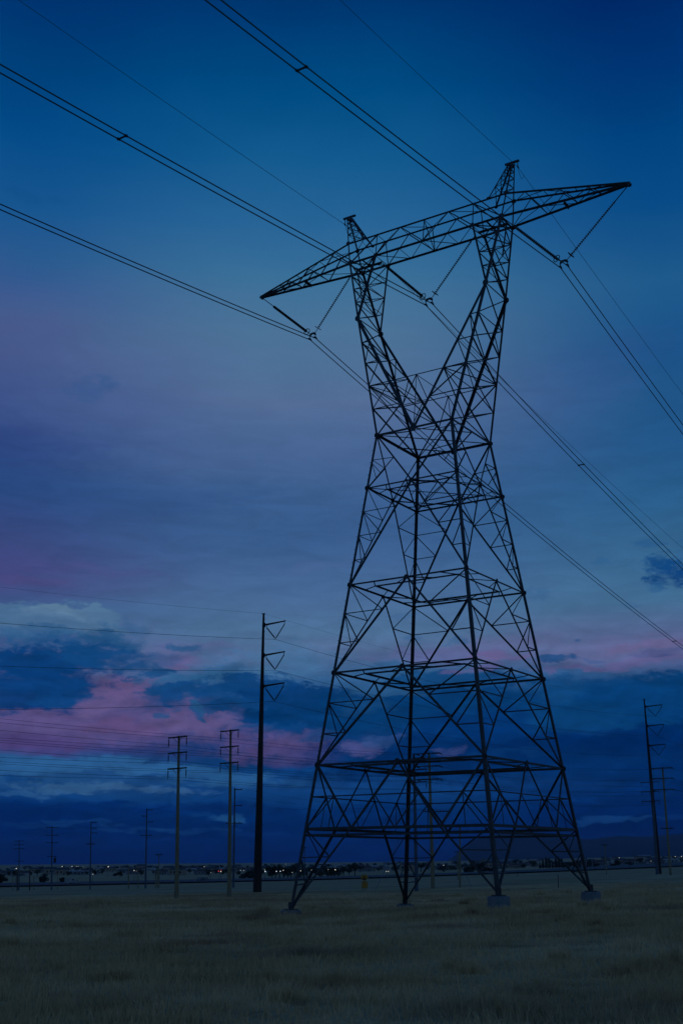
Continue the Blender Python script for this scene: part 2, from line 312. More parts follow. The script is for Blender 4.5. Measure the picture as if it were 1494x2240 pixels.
STEEL = mat('weathered_galvanised_steel', [(.028, .031, .036), (.055, .059, .066)], 2.2, .6, .2, island=.3)
PLATE = mat('dark_steel_plate', [(.022, .024, .028), (.042, .045, .05)], 5, .6, .2)
ALU = mat('dull_aluminium_conductor', [(.05, .052, .058), (.085, .088, .095)], 3, .5, .5)
GLASS = mat('brown_porcelain', [(.03, .025, .024), (.05, .04, .036)], 20, .35)
CORTEN = mat('weathering_steel_plate', [(.012, .010, .010), (.03, .024, .022)], .9, .75, 0, (1, 1, .25), bump=.2)
WOOD = mat('weathered_pole_wood', [(.085, .066, .038), (.25, .20, .12), (.155, .12, .072)], 3.0, .9, 0, (2.2, 2.2, .22), 9, .5, 12)
ARMWOOD = mat('dark_crossarm_wood', [(.03, .026, .022), (.07, .06, .05)], 3, .85)
GREYPOLE = mat('grey_treated_pole', [(.04, .055, .085), (.09, .11, .15)], 2.5, .7, 0, (2, 2, .3))
CONC = mat('pale_concrete', [(.09, .11, .125), (.17, .195, .215), (.125, .145, .16)], 3.0, .9, 0, (1, 1, .6), 8, .25, 30)
GROUND = None

# ------------------------------------------------------------------ ground
CTRL = [(0, -60, -2.3), (-60, -60, -2.4), (60, -60, -2.2), (0, 0, -2.25), (-30, 20, -2.6), (30, 20, -2.2), (0, 24, -2.42), (-2.8, 68.4, -2.74), (7.75, 61.7, -2.2), (3.9, 79, -2.71), (14.4, 72, -2.33),
        (-10.3, 150, -3.26), (-15.7, 118, -3.16), (-11.4, 125, -3.14), (10.9, 150, -2.9), (8.4, 142, -3.06), (50.2, 190, -1.85), (52, 205, -1.86), (61.2, 240, -2.12),
        (-16.6, 190, -3.45), (-37.2, 235, -4.37), (-54.8, 270, -5.26), (-85.7, 330, -6.55), (-63.1, 270, -5.3), (-30, 95, -3.1), (35, 95, -2.1),
        (-171, 620, -10.2), (0, 650, -7.5), (115, 680, -4.4), (220, 880, -2.0), (-300, 1000, -9.9), (0, 1000, -7.2), (270, 1100, -1.9),
        (-440, 1600, -10.5), (0, 1600, -8.2), (440, 1600, .8), (-660, 2400, -10.5), (0, 2400, -6.8), (660, 2400, 6.0), (-950, 3500, -9.0), (0, 3500, -4.0), (950, 3500, 16), (-1400, 5200, -4), (0, 5200, 0), (1400, 5200, 26),
        (-2500, 9000, 0), (0, 9000, 10), (2600, 9000, 30)]
def st(x, y):
    yy = np.maximum(np.asarray(y, float), -50.) + 90.
    return np.clip(np.asarray(x, float) / yy * 2.2, -2.2, 2.2), np.log(yy)
_cx, _cy, _cz = (np.array([c[i] for c in CTRL], float) for i in range(3))
_s, _t = st(_cx, _cy); _P = np.stack([np.ones_like(_s), _s, _t], 1)
def _phi(r2): return np.sqrt(r2 + .03 ** 2)
_A = np.zeros((len(_s) + 3,) * 2)
_A[:-3, :-3] = _phi((_s[:, None] - _s) ** 2 + (_t[:, None] - _t) ** 2); _A[:-3, -3:] = _P; _A[-3:, :-3] = _P.T
_w = np.linalg.solve(_A, np.concatenate([_cz, np.zeros(3)]))
def gz(x, y):
    s, t = st(x, y); sh = s.shape; s = s.ravel(); t = t.ravel()
    k = _phi((s[:, None] - _s) ** 2 + (t[:, None] - _t) ** 2) @ _w[:-3] + _w[-3] + _w[-2] * s + _w[-1] * t
    und = .05 * np.sin(np.ravel(x) * .21 + 1) * np.sin(np.ravel(y) * .17) * np.exp(-np.abs(np.ravel(y) - 40) / 200)
    return (k + und).reshape(sh)
def g1(x, y): return float(gz(np.array([x]), np.array([y]))[0])
def spaced(lo, hi, n, core):
    a = np.linspace(math.asinh(lo / core), math.asinh(hi / core), n); return np.sinh(a) * core
gx = spaced(-9000, 9000, 181, 40.); gy = np.concatenate([np.linspace(-400, -20, 12), spaced(-15 + 1e-6, 9000, 190, 60.)])
X, Y = np.meshgrid(gx, gy); Z = gz(X, Y)
vs = np.stack([X, Y, Z], -1).reshape(-1, 3); nx, ny = len(gx), len(gy)
fs = [(j * nx + i, j * nx + i + 1, (j + 1) * nx + i + 1, (j + 1) * nx + i) for j in range(ny - 1) for i in range(nx - 1)]
mb = MB(); mb.v = vs.tolist(); mb.f = fs; mb.mi = [0] * len(fs)
def ground_material(name, blades):
    m = bpy.data.materials.new(name); m.use_nodes = True; t = m.node_tree; n = t.nodes; l = t.links; b = n['Principled BSDF']
    b.inputs['Roughness'].default_value = .95; b.inputs['Specular IOR Level'].default_value = .05
    ge = n.new('ShaderNodeNewGeometry')
    def nz(scale, det, stretch=(1, 1, 1), off=0.0):
        mp = n.new('ShaderNodeMapping'); mp.inputs['Scale'].default_value = stretch; mp.inputs['Location'].default_value = (off, off * .7, 0)
        l.new(ge.outputs['Position'], mp.inputs[0]); x = n.new('ShaderNodeTexNoise'); x.inputs['Scale'].default_value = scale
        x.inputs['Detail'].default_value = det; x.inputs['Roughness'].default_value = .62; l.new(mp.outputs[0], x.inputs['Vector']); return x.outputs['Fac']
    def mix(f, a, c, lo, hi):
        mr = n.new('ShaderNodeMapRange'); mr.interpolation_type = 'SMOOTHSTEP'; l.new(f, mr.inputs[0]); mr.inputs[1].default_value = lo; mr.inputs[2].default_value = hi
        x = n.new('ShaderNodeMix'); x.data_type = 'RGBA'; l.new(mr.outputs[0], x.inputs['Factor'])
        for s, v in ((6, a), (7, c)):
            if isinstance(v, tuple): x.inputs[s].default_value = (*v, 1)
            else: l.new(v, x.inputs[s])
        return x.outputs[2]
    c = mix(nz(.05, 8, (1, 1.6, 1)), (.53, .345, .165), (.68, .485, .265), .35, .65)        # pale straw
    c = mix(nz(.09, 8, (1, 2.2, 1), 31.), c, (.42, .225, .115), .50, .66)                 # rusty weeds
    c = mix(nz(.07, 8, (1, 2.0, 1), 77.), c, (.33, .235, .14), .53, .68)                 # green-brown flats
    c = mix(nz(.35, 7, (1, 1.5, 1), 13.), c, (.41, .265, .125), .50, .70)                # clumps a few metres wide
    c = mix(nz(1.3, 9, (1, 1, 1), 5.), c, (.27, .18, .11), .55, .80)                     # tufts and litter
    if blades:
        mr = n.new('ShaderNodeMapRange'); l.new(ge.outputs['Random Per Island'], mr.inputs[0]); mr.inputs[3].default_value = 1.02; mr.inputs[4].default_value = 1.38
        v = n.new('ShaderNodeVectorMath'); v.operation = 'SCALE'; l.new(c, v.inputs[0]); l.new(mr.outputs[0], v.inputs['Scale']); c = v.outputs[0]
    else:
        bp = n.new('ShaderNodeBump'); bp.inputs['Strength'].default_value = .5; bp.inputs['Distance'].default_value = .15
        l.new(nz(2.2, 8), bp.inputs['Height']); l.new(bp.outputs[0], b.inputs['Normal'])
    l.new(c, b.inputs['Base Color'])
    if blades:
        b.inputs['Roughness'].default_value = 1.0; tr = n.new('ShaderNodeBsdfTranslucent'); l.new(c, tr.inputs['Color']); ms = n.new('ShaderNodeMixShader'); ms.inputs[0].default_value = .45
        l.new(b.outputs[0], ms.inputs[1]); l.new(tr.outputs[0], ms.inputs[2]); l.new(ms.outputs[0], n['Material Output'].inputs['Surface'])
    return m
ground = mb.build('ground', ground_material('dry_grassland', False), smooth=True); tag(ground, kind='structure')

# dry grass standing in the near field
def grass():
    n = 330000
    yy = 12 + (150 - 12) * rng.random(n) ** 1.55
    xx = (rng.random(n) * 2 - 1) * (yy * .33 + 4)
    patch = np.sin(xx * .55 + 1.3 * np.sin(yy * .23)) * np.sin(yy * .34 + 1.7) + .6 * np.sin(xx * 1.9 + yy * 1.1) * np.sin(yy * 1.7 - xx * .6)
    h = (.08 + .11 * rng.random(n)) * (1 + .45 * patch) + .12 * (rng.random(n) > .97)
    k = 34000; nc = 260                                                # taller weed clumps
    cy = 14 + 95 * rng.random(nc) ** 1.2; cx = (rng.random(nc) * 2 - 1) * (cy * .33 + 3); ci = rng.integers(0, nc, k); rad = (.25 + .9 * rng.random(nc) ** 2)[ci]
    xx[:k] = cx[ci] + rng.normal(0, .5, k) * rad * 1.6; yy[:k] = cy[ci] + rng.normal(0, .5, k) * rad; h[:k] = (.16 + .26 * rng.random(k)) * (.7 + .6 * rng.random(nc))[ci]
    h = np.clip(h, .06, .75) * np.clip((165 - yy) / 60, .15, 1); w = .006 + .007 * rng.random(n) + yy * .00012
    z = gz(xx, yy) - .01
    ang = rng.random(n) * 2 * np.pi; lean = h * (.15 + .5 * rng.random(n)); la = rng.random(n) * 2 * np.pi
    bx, by = np.cos(ang) * w, np.sin(ang) * w
    tx, ty = xx + np.cos(la) * lean, yy + np.sin(la) * lean
    mx, my = xx + np.cos(la) * lean * .3, yy + np.sin(la) * lean * .3
    co = np.empty((n, 5, 3))
    co[:, 0] = np.stack([xx - bx, yy - by, z], 1); co[:, 1] = np.stack([xx + bx, yy + by, z], 1)
    co[:, 2] = np.stack([mx + bx * .7, my + by * .7, z + h * .55], 1); co[:, 3] = np.stack([mx - bx * .7, my - by * .7, z + h * .55], 1)
    co[:, 4] = np.stack([tx, ty, z + h], 1)
    me = bpy.data.meshes.new('dry_grass'); me.vertices.add(n * 5); me.vertices.foreach_set('co', co.ravel())
    base = (np.arange(n) * 5)[:, None]
    loops = np.concatenate([base + np.array([0, 1, 2, 3]), base + np.array([3, 2, 4])], 1).ravel()
    me.loops.add(n * 7); me.loops.foreach_set('vertex_index', loops.astype(np.int32))
    me.polygons.add(n * 2); ls = np.stack([np.arange(n) * 7, np.arange(n) * 7 + 4], 1).ravel(); lt = np.tile([4, 3], n)
    me.polygons.foreach_set('loop_start', ls.astype(np.int32)); me.polygons.foreach_set('loop_total', lt.astype(np.int32))
    me.update(calc_edges=True); me.materials.append(ground_material('dry_grass_blades', True))
    o = bpy.data.objects.new('dry_grass', me); COL.objects.link(o)
    tag(o, 'dry straw-coloured grass covering the field in front of the tower', 'grass', kind='stuff')
grass()

# narrow worn track through the grass
TRK = [(-120, 66), (-60, 80), (-28, 93), (-15.5, 104), (-9, 112), (-2, 121)]
mbt = MB(); tp = [Vector((lerp2[0] * (1 - t / 12) + nxt[0] * t / 12, lerp2[1] * (1 - t / 12) + nxt[1] * t / 12)) for lerp2, nxt in zip(TRK, TRK[1:]) for t in range(12)]
for i_, p_ in enumerate(tp):
    d_ = (tp[min(i_ + 1, len(tp) - 1)] - tp[max(i_ - 1, 0)]).normalized(); n_ = Vector((-d_.y, d_.x)); hw = (.75 + .35 * math.sin(i_ * 1.7)) * (1 - .6 * max(0, i_ - 45) / 15)
    for s_ in (-1, 1): q_ = p_ + n_ * (s_ * hw); mbt.v.append((q_.x, q_.y, g1(q_.x, q_.y) + .05))
for i_ in range(len(tp) - 1): mbt.f.append((2*i_, 2*i_+2, 2*i_+3, 2*i_+1)); mbt.mi.append(0)
tag(mbt.build('path', mat('bare_dark_soil', [(.05, .045, .03), (.12, .10, .065)], .9, .95)), kind='structure')
# road crossing behind the field
RD = [(-900, 560), (-400, 595), (-171, 620), (0, 650), (115, 685), (185, 760), (228, 880), (270, 1080), (330, 1500)]
def road_strip(name, half, material, lift, off=0.0, kind='structure'):
    mbr = MB(); pts = []
    for i in range(len(RD) - 1):
        for k in range(10):
            t = k / 10; pts.append(Vector((RD[i][0] * (1 - t) + RD[i+1][0] * t, RD[i][1] * (1 - t) + RD[i+1][1] * t)))
    for i, p in enumerate(pts):
        d = (pts[min(i + 1, len(pts) - 1)] - pts[max(i - 1, 0)]).normalized(); nrm = Vector((-d.y, d.x))
        for s in (-1, 1):
            q = p + nrm * (off + s * half); mbr.v.append((q.x, q.y, g1(q.x, q.y) + lift))
    for i in range(len(pts) - 1): mbr.f.append((2*i, 2*i+2, 2*i+3, 2*i+1)); mbr.mi.append(0)
    return tag(mbr.build(name, material), kind=kind)
ASPHALT = mat('dark_asphalt', [(.030, .034, .042), (.05, .055, .065)], .6, .65, spec=.15)
GRASSY = mat('dry_verge_grass', [(.20, .16, .09), (.34, .27, .16)], .3, .95)
PAINT = mat('road_paint', [(.6, .6, .58), (.75, .75, .72)], 3, .8)
road_strip('road', 66, ASPHALT, .6)

# ------------------------------------------------------------------ lattice tower
TX, TY, TROT = 5.840, 70.258, -0.56904
cT, sT = math.cos(TROT), math.sin(TROT)
def T(u, v, z): return Vector((TX + u * cT - v * sT, TY + u * sT + v * cT, z))
Z1, Z2, Z3, Z4, Z5, Z6 = 1.859, 5.368, 10.660, 15.953, 22.084, 25.581
a1, a6 = 5.717, 2.630
SG = {'A': (-1, -1), 'C': (1, -1), 'D': (1, 1), 'B': (-1, 1)}       # near left, near right, far right, far left
FACES = [('A', 'C', (0, -1)), ('C', 'D', (1, 0)), ('D', 'B', (0, 1)), ('B', 'A', (-1, 0))]
ZF = {'A': -2.416, 'B': -2.478, 'C': -1.564, 'D': -1.597}
def leg(k, z):
    a = a1 + (a6 - a1) * (z - Z1) / (Z6 - Z1); return Vector((SG[k][0] * a, SG[k][1] * a, z))
def W(p): return T(p.x, p.y, p.z)
def wdir(u, v): return Vector((u * cT - v * sT, u * sT + v * cT, 0))
def lerp(p, q, t): return p + (q - p) * t
tower = empty('lattice_tower', T(0, 0, -2.4))
tag(tower, 'tall dark steel lattice transmission tower with a wide crossarm and two peaks', 'transmission tower')
tinv = tower.matrix_world
class TB(MB):                                                        # members given in tower coordinates
    def m(s, p, q, w, out=None, flat=True):
        p, q = Vector(p), Vector(q)
        if out is None: mid = (p + q) / 2; out = (mid.x, mid.y)
        s.angle(W(p) - tower.location, W(q) - tower.location, w * (.64 if not flat else (.60 if w > .19 else .65)), wdir(*out), flat=flat)
    def plate(s, p, sz, out):                                        # gusset plate in a face
        sz *= .68; p = Vector(p); o = wdir(*out).normalized(); e = Vector((-o.y, o.x, 0)); c = W(p) - tower.location + o * .03
        prof = [(-1, -.5), (-.5, -1), (.5, -1), (1, -.5), (1, .5), (.5, 1), (-.5, 1), (-1, .5)]
        vs = [c + e * (x * sz / 2) + Vector((0, 0, y * sz / 2)) for x, y in prof]
        vs += [x + o * .02 for x in vs]
        s.add(vs, [tuple(range(7, -1, -1)), tuple(range(8, 16))] + [(i, (i + 1) % 8, (i + 1) % 8 + 8, i + 8) for i in range(8)])
    def done(s, name, mt=None): return s.build(name, mt or STEEL, tower)
for k in 'ACDB':                                                     # the four legs, with step bolts on one
    b = TB(); o = SG[k]
    b.m(leg(k, ZF[k]), leg(k, Z2), .30, o, False); b.m(leg(k, Z2), leg(k, Z4), .27, o, False); b.m(leg(k, Z4), leg(k, Z6), .24, o, False)
    for z in (Z2, Z3, Z4, Z5, Z6): b.plate(leg(k, z), .42, (o[0], 0)); b.plate(leg(k, z), .42, (0, o[1]))
    fb = leg(k, ZF[k]); fw = W(fb) - tower.location; b.box((fw.x, fw.y, fw.z + .02), .55, .55, .06, TROT); b.box((fw.x, fw.y, fw.z + .22), .30, .06, .36, TROT + .8)
    if k in 'BA':
        z = ZF[k] + 3
        while z < Z6:
            p = leg(k, z); s = 1 if int(z * 2.5) % 2 else -1
            b.m(p, p + Vector((.0, SG[k][1] * .0, 0)) + Vector((SG[k][0] * .17, 0, 0)) if s > 0 else p + Vector((0, SG[k][1] * .17, 0)), .028, o); z += .4
    b.done('leg')
def belt(z, w, inner=True, thick=False):
    b = TB()
    for (p, q, o) in FACES:
        P, Q = leg(p, z), leg(q, z); b.m(P, Q, w, o)
        if thick: b.m(P + Vector((0, 0, -.34)), Q + Vector((0, 0, -.34)), w * .8, o)
    if inner:
        f = .71; c = Vector((0, 0, z))
        for (p, q, o) in FACES:
            P, Q = leg(p, z), leg(q, z); p2, q2 = lerp(c, P, f), lerp(c, Q, f)
            b.m(p2, q2, w * .95, o); b.m(lerp(P, Q, .5), lerp(p2, q2, .26), w * .5, (0, 0)); b.m(lerp(P, Q, .5), lerp(p2, q2, .74), w * .5, (0, 0))
            b.m(lerp(P, Q, .22), p2, w * .5, (0, 0)); b.m(lerp(P, Q, .78), q2, w * .5, (0, 0))
    return b.done('horizontal_belt')
for z, w, i, th in ((Z1, .26, False, True), (Z2, .20, True, False), (Z3, .17, True, False), (Z4, .15, True, False), (Z5, .14, True, False), (Z6, .22, False, False)): belt(z, w, i, th)
b = TB()                                                             # thin ring half way up the lowest panel
for (p, q, o) in FACES: b.m(leg(p, (Z1 + Z2) / 2), leg(q, (Z1 + Z2) / 2), .10, o)
b.done('horizontal_belt')
b = TB()                                                             # plan bracing at the waist and the belt below it
for z, w in ((Z6, .09), (Z5, .08)):
    b.m(leg('A', z), leg('D', z), w, (0, 1)); b.m(leg('B', z), leg('C', z) + Vector((0, 0, -.05)), w, (0, 1))
    ms = [lerp(leg(p, z), leg(q, z), .5) for p, q, o in FACES]
    for i in range(4): b.m(ms[i] + Vector((0, 0, -.06)), ms[(i + 1) % 4] + Vector((0, 0, -.06)), w, (0, 1))
b.done('plan_bracing')
# body panels: inverted V in every face, with redundants between diagonal and leg
def kpanel(zt, zb, n, wd, wr):
    for (p, q, o) in FACES:
        b = TB(); mid = lerp(leg(p, zt), leg(q, zt), .5)
        for k in (p, q):
            foot = leg(k, zb); b.m(mid, foot, wd, o)
            for i in range(n - 1):
                t0, t1 = i / n, (i + 1) / n
                dn = lerp(mid, foot, t1); b.m(leg(k, zt + (zb - zt) * t0), dn, wr, o); b.m(leg(k, zt + (zb - zt) * t1), dn, wr, o)
        b.plate(mid, .38, o); b.done('face_bracing')
kpanel(Z3, Z2, 3, .17, .095); kpanel(Z4, Z3, 3, .15, .085); kpanel(Z5, Z4, 4, .14, .075)
for (p, q, o) in FACES:                                              # waist panel: the V points down
    b = TB(); mid = lerp(leg(p, Z5), leg(q, Z5), .5)
    for k in (p, q):
        top = leg(k, Z6); b.m(top, mid, .13, o); h = lerp(top, mid, .5)
        b.m(leg(k, Z5), h, .10, o); b.m(leg(k, (Z5 + Z6) / 2 + .1), h, .07, o); b.m(leg(k, (Z5 + Z6) / 2 - .1), lerp(leg(k, Z5), h, .5), .06, o)
    b.plate(mid, .36, o); b.done('face_bracing')
for (p, q, o) in FACES:                                              # lowest panel: W bracing
    b = TB(); mid = lerp(leg(p, Z2), leg(q, Z2), .5); P1, Q1 = leg(p, Z1), leg(q, Z1); zm = (Z1 + Z2) / 2
    for k, qq in ((p, lerp(P1, Q1, .26)), (q, lerp(P1, Q1, .74))):
        b.m(leg(k, Z2), qq, .16, o); b.m(mid, qq, .16, o); hd = lerp(leg(k, Z2), qq, .5); b.m(leg(k, Z1), hd, .11, o)
        hm = lerp(mid, qq, .5); b.m(hm, lerp(P1, Q1, .5), .09, o); b.m(hd, lerp(leg(k, Z1), qq, .5), .06, o)
    b.plate(mid, .42, o); b.done('face_bracing')
for (p, q, o) in FACES:                                              # leg extensions under the belt
    P1, Q1 = leg(p, Z1), leg(q, Z1)
    for k, qq in ((p, lerp(P1, Q1, .26)), (q, lerp(P1, Q1, .74))):
        b = TB(); f = leg(k, ZF[k] + .12); b.m(f, qq, .18, o)
        n1, n2 = leg(k, Z1 + (ZF[k] - Z1) * .36), leg(k, Z1 + (ZF[k] - Z1) * .70)
        d1, d2 = lerp(qq, f, .36), lerp(qq, f, .70)
        b.m(n1, d1, .09, o); b.m(n2, d2, .085, o); b.m(leg(k, Z1), d1, .10, o); b.m(n1, d2, .085, o)
        b.done('face_bracing')

# head of the tower
ZP, ZB, ZT = 34.58, 39.212, 40.902
aP, bP, uo, ui, bb, uto, uti, bt, ut, zt_, upk, zpk = 4.67, 1.457, 5.661, 3.619, .841, 5.926, 4.676, .575, 13.687, 39.201, 6.159, 43.257
Z7 = 29.25
def chordO(k, z):
    s = SG[k]; t = (z - Z6) / (ZP - Z6); return Vector((s[0] * (a6 + (aP - a6) * t), s[1] * (a6 + (bP - a6) * t), z))
def chordI(k, z):
    s = SG[k]; t = (z - Z6) / (ZP - Z6); return Vector((s[0] * aP * t, s[1] * (a6 + (bP - a6) * t), z))
def upO(k, z):
    s = SG[k]; t = (z - ZP) / (ZB - ZP); return Vector((s[0] * (aP + (uo - aP) * t), s[1] * (bP + (bb - bP) * t), z))
def upI(k, z):
    s = SG[k]; t = (z - ZP) / (ZB - ZP); return Vector((s[0] * (aP + (ui - aP) * t), s[1] * (bP + (bb - bP) * t), z))
for near, far, su in (('A', 'B', -1), ('C', 'D', 1)):
    b = TB()
    for k in (near, far):
        o = SG[k]
        b.m(chordO(k, Z6), chordO(k, ZP), .21, o, False); b.m(chordI(k, Z6), chordI(k, ZP), .26, (-o[0], o[1]), False)
        b.m(upO(k, ZP), upO(k, ZB), .20, o, False); b.m(upI(k, ZP), upI(k, ZB), .20, (-o[0], o[1]), False)
        b.plate(chordO(k, ZP), .55, (0, o[1]))
    b.done('arm_chord')
    b = TB()                                                          # lacing of the arm
    zs = [Z6, 27.5, Z7, 31.0, 32.6, ZP]
    for k in (near, far):                                             # front and back faces
        o = (0, SG[k][1])
        for i in range(1, 5):
            b.m(chordO(k, zs[i]), chordI(k, zs[i]), .10 if i == 2 else .08, o)
            if i < 4: b.m(chordO(k, zs[i]), chordI(k, zs[i + 1]), .10, o)
        b.m(chordI(k, zs[1]), chordO(k, Z6), .10, o); b.m(chordO(k, zs[2]), chordI(k, zs[1]), .10, o)
    for fn, oo in ((chordO, (su, 0)), (chordI, (-su, 0))):            # outer and inner side faces
        w = .12 if fn is chordO else .09
        for i in range(1 if fn is chordO else 2, 5):
            z0, z1_ = zs[i - 1], zs[i]
            if i == 2 or fn is chordO and i == 4: b.m(fn(near, z1_), fn(far, z1_), w * .9, oo)
            if fn is chordO:
                m_ = lerp(fn(near, (z0 + z1_) / 2), fn(far, (z0 + z1_) / 2), .5)
                if i <= 2: b.m(fn(near, z0 if i == 1 else z1_), fn(far, z1_ if i == 1 else z0), w, oo); b.m(fn(far, z0 if i == 1 else z1_), fn(near, z1_ if i == 1 else z0), w, oo)
                else: b.m(fn(near, z0), fn(far, z1_), w, oo); b.m(fn(far, z0), fn(near, z1_), w, oo)
            else:
                b.m(fn(near, z0) if i % 2 else fn(far, z0), fn(far, z1_) if i % 2 else fn(near, z1_), w, oo)
    b.m(chordO(near, zs[4]), chordO(far, ZP), .10, (su, 0)); b.m(chordO(far, zs[4]), chordO(near, ZP), .10, (su, 0)); b.m(chordO(near, ZP), chordO(far, ZP), .12, (su, 0))
    b.done('arm_lacing')
    b = TB()                                                          # inverted triangle above the window corner
    zu = [ZP, 35.9, 37.0, 38.1, ZB]
    for k in (near, far):
        o = (0, SG[k][1])
        for i in range(1, 4):
            b.m(upO(k, zu[i]), upI(k, zu[i]), .08, o)
            b.m(upO(k, zu[i]), upI(k, zu[i + 1]), .10, o) if i % 2 else b.m(upI(k, zu[i]), upO(k, zu[i + 1]), .10, o)
    for fn, oo in ((upO, (su, 0)), (upI, (-su, 0))):
        for i in range(0, 4):
            if i: b.m(fn(near, zu[i]), fn(far, zu[i]), .075, oo)
            b.m(fn(near, zu[i]), fn(far, zu[i + 1]), .09, oo); 
            if fn is upO: b.m(fn(far, zu[i]), fn(near, zu[i + 1]), .09, oo)
    b.m(Vector((su * uo, 0, ZB)), Vector((su * (uo - .4), 0, 36.9)), .16, (su, 0))
    b.done('arm_lacing')
b = TB()                                                              # ties that close the fork above the waist
for sv, (l, r) in ((-1, ('A', 'C')), (1, ('B', 'D'))):
    o = (0, sv); b.m(chordO(l, Z7), chordI(l, Z7), .09, o); b.m(chordI(l, Z7), chordI(r, Z7), .09, o); b.m(chordI(r, Z7), chordO(r, Z7), .09, o)
    top = lerp(chordI(l, Z7), chordI(r, Z7), .5); b.m(top, chordI(l, 27.3), .07, o); b.m(top, chordI(r, 27.3), .07, o); b.m(chordI(l, 27.3), chordI(r, 27.3), .07, o)
    b.m(top, (0, sv * a6, Z6), .05, o); b.plate((0, sv * a6, Z6), .6, o)
    b.done('fork_tie'); b = TB()
b.m(chordI('A', Z7), chordI('B', Z7), .08, (1, 0)); b.m(chordI('C', Z7), chordI('D', Z7), .08, (1, 0))
b.m(chordI('A', Z7), chordI('C', Z7), .06, (0, -1)); b.m(lerp(chordI('A', Z7), chordI('C', Z7), .5), lerp(chordI('B', Z7), chordI('D', Z7), .5), .07, (1, 0))
for su in (-1, 1):
    k1, k2 = ('A', 'B') if su < 0 else ('C', 'D')
    b.m(chordO(k1, Z7), chordI(k2, Z7), .08, (0, 1)); b.m(chordO(k2, Z7), chordI(k1, Z7), .08, (0, 1)); b.m(chordO(k1, Z7), chordO(k2, Z7), .12, (su, 0))
b.done('fork_tie')
# crossarm: box truss between the peaks
b = TB(); qs = (-ui, -ui / 2, 0.0, ui / 2, ui)
for sv in (-1, 1):
    b.m((-uo, sv * bb, ZB), (uo, sv * bb, ZB), .20, (0, sv), False); b.m((-uto, sv * bt, ZT), (uto, sv * bt, ZT), .15, (0, sv), False)
    for i in range(4):
        zz0, zz1 = ((ZB, bb), (ZT, bt)) if i % 2 == 0 else ((ZT, bt), (ZB, bb))
        b.m((qs[i], sv * zz0[1], zz0[0]), (qs[i + 1], sv * zz1[1], zz1[0]), .11, (0, sv))
    for su in (-1, 1):
        b.m((su * ui, sv * bb, ZB), (su * ui, sv * bt, ZT), .10, (0, sv)); b.m((su * ui, sv * bt, ZT), (su * uo, sv * bb, ZB), .11, (0, sv)); b.m((su * uo, sv * bb, ZB), (su * uto, sv * bt, ZT), .14, (0, sv))
for i in range(5):
    b.m((qs[i], -bb, ZB), (qs[i], bb, ZB), .06, (0, 0)); b.m((qs[i], -bt, ZT), (qs[i], bt, ZT), .06, (0, 0))
    if i < 4:
        sg_ = 1 if i % 2 else -1; b.m((qs[i], sg_ * bb, ZB), (qs[i + 1], -sg_ * bb, ZB), .065, (0, 0)); b.m((qs[i], -sg_ * bt, ZT), (qs[i + 1], sg_ * bt, ZT), .055, (0, 0))
for su in (-1, 1):
    for u_ in (uo, (uo + ui) / 2): b.m((su * u_, -bb, ZB), (su * u_, bb, ZB), .16, (0, 0))
    b.m((su * ui, -bb, ZB), (su * uo, bb, ZB), .10, (0, 0)); b.m((su * ui, bb, ZB), (su * uo, -bb, ZB), .10, (0, 0))
    b.m((su * uo, 0, ZB - .18), (su * ui, 0, ZB - .18), .22, (0, 1), False)
    for sv in (-1, 1):
        b.plate((su * uto, sv * bt, ZT), .45, (0, sv)); b.plate((su * uo, sv * bb, ZB), .5, (0, sv)); b.plate((su * ui, sv * bb, ZB), .4, (0, sv)); b.plate((su * uti, sv * bt, ZT), .32, (0, sv))
b.m((0, -bb, ZB), (0, -bt, ZT), .10, (0, -1)); b.m((0, bb, ZB), (0, bt, ZT), .10, (0, 1)); b.m((0, -bb, ZB), (0, bt, ZT), .07, (1, 0)); b.m((0, bb, ZB), (0, -bt, ZT), .07, (1, 0))
b.done('crossarm')
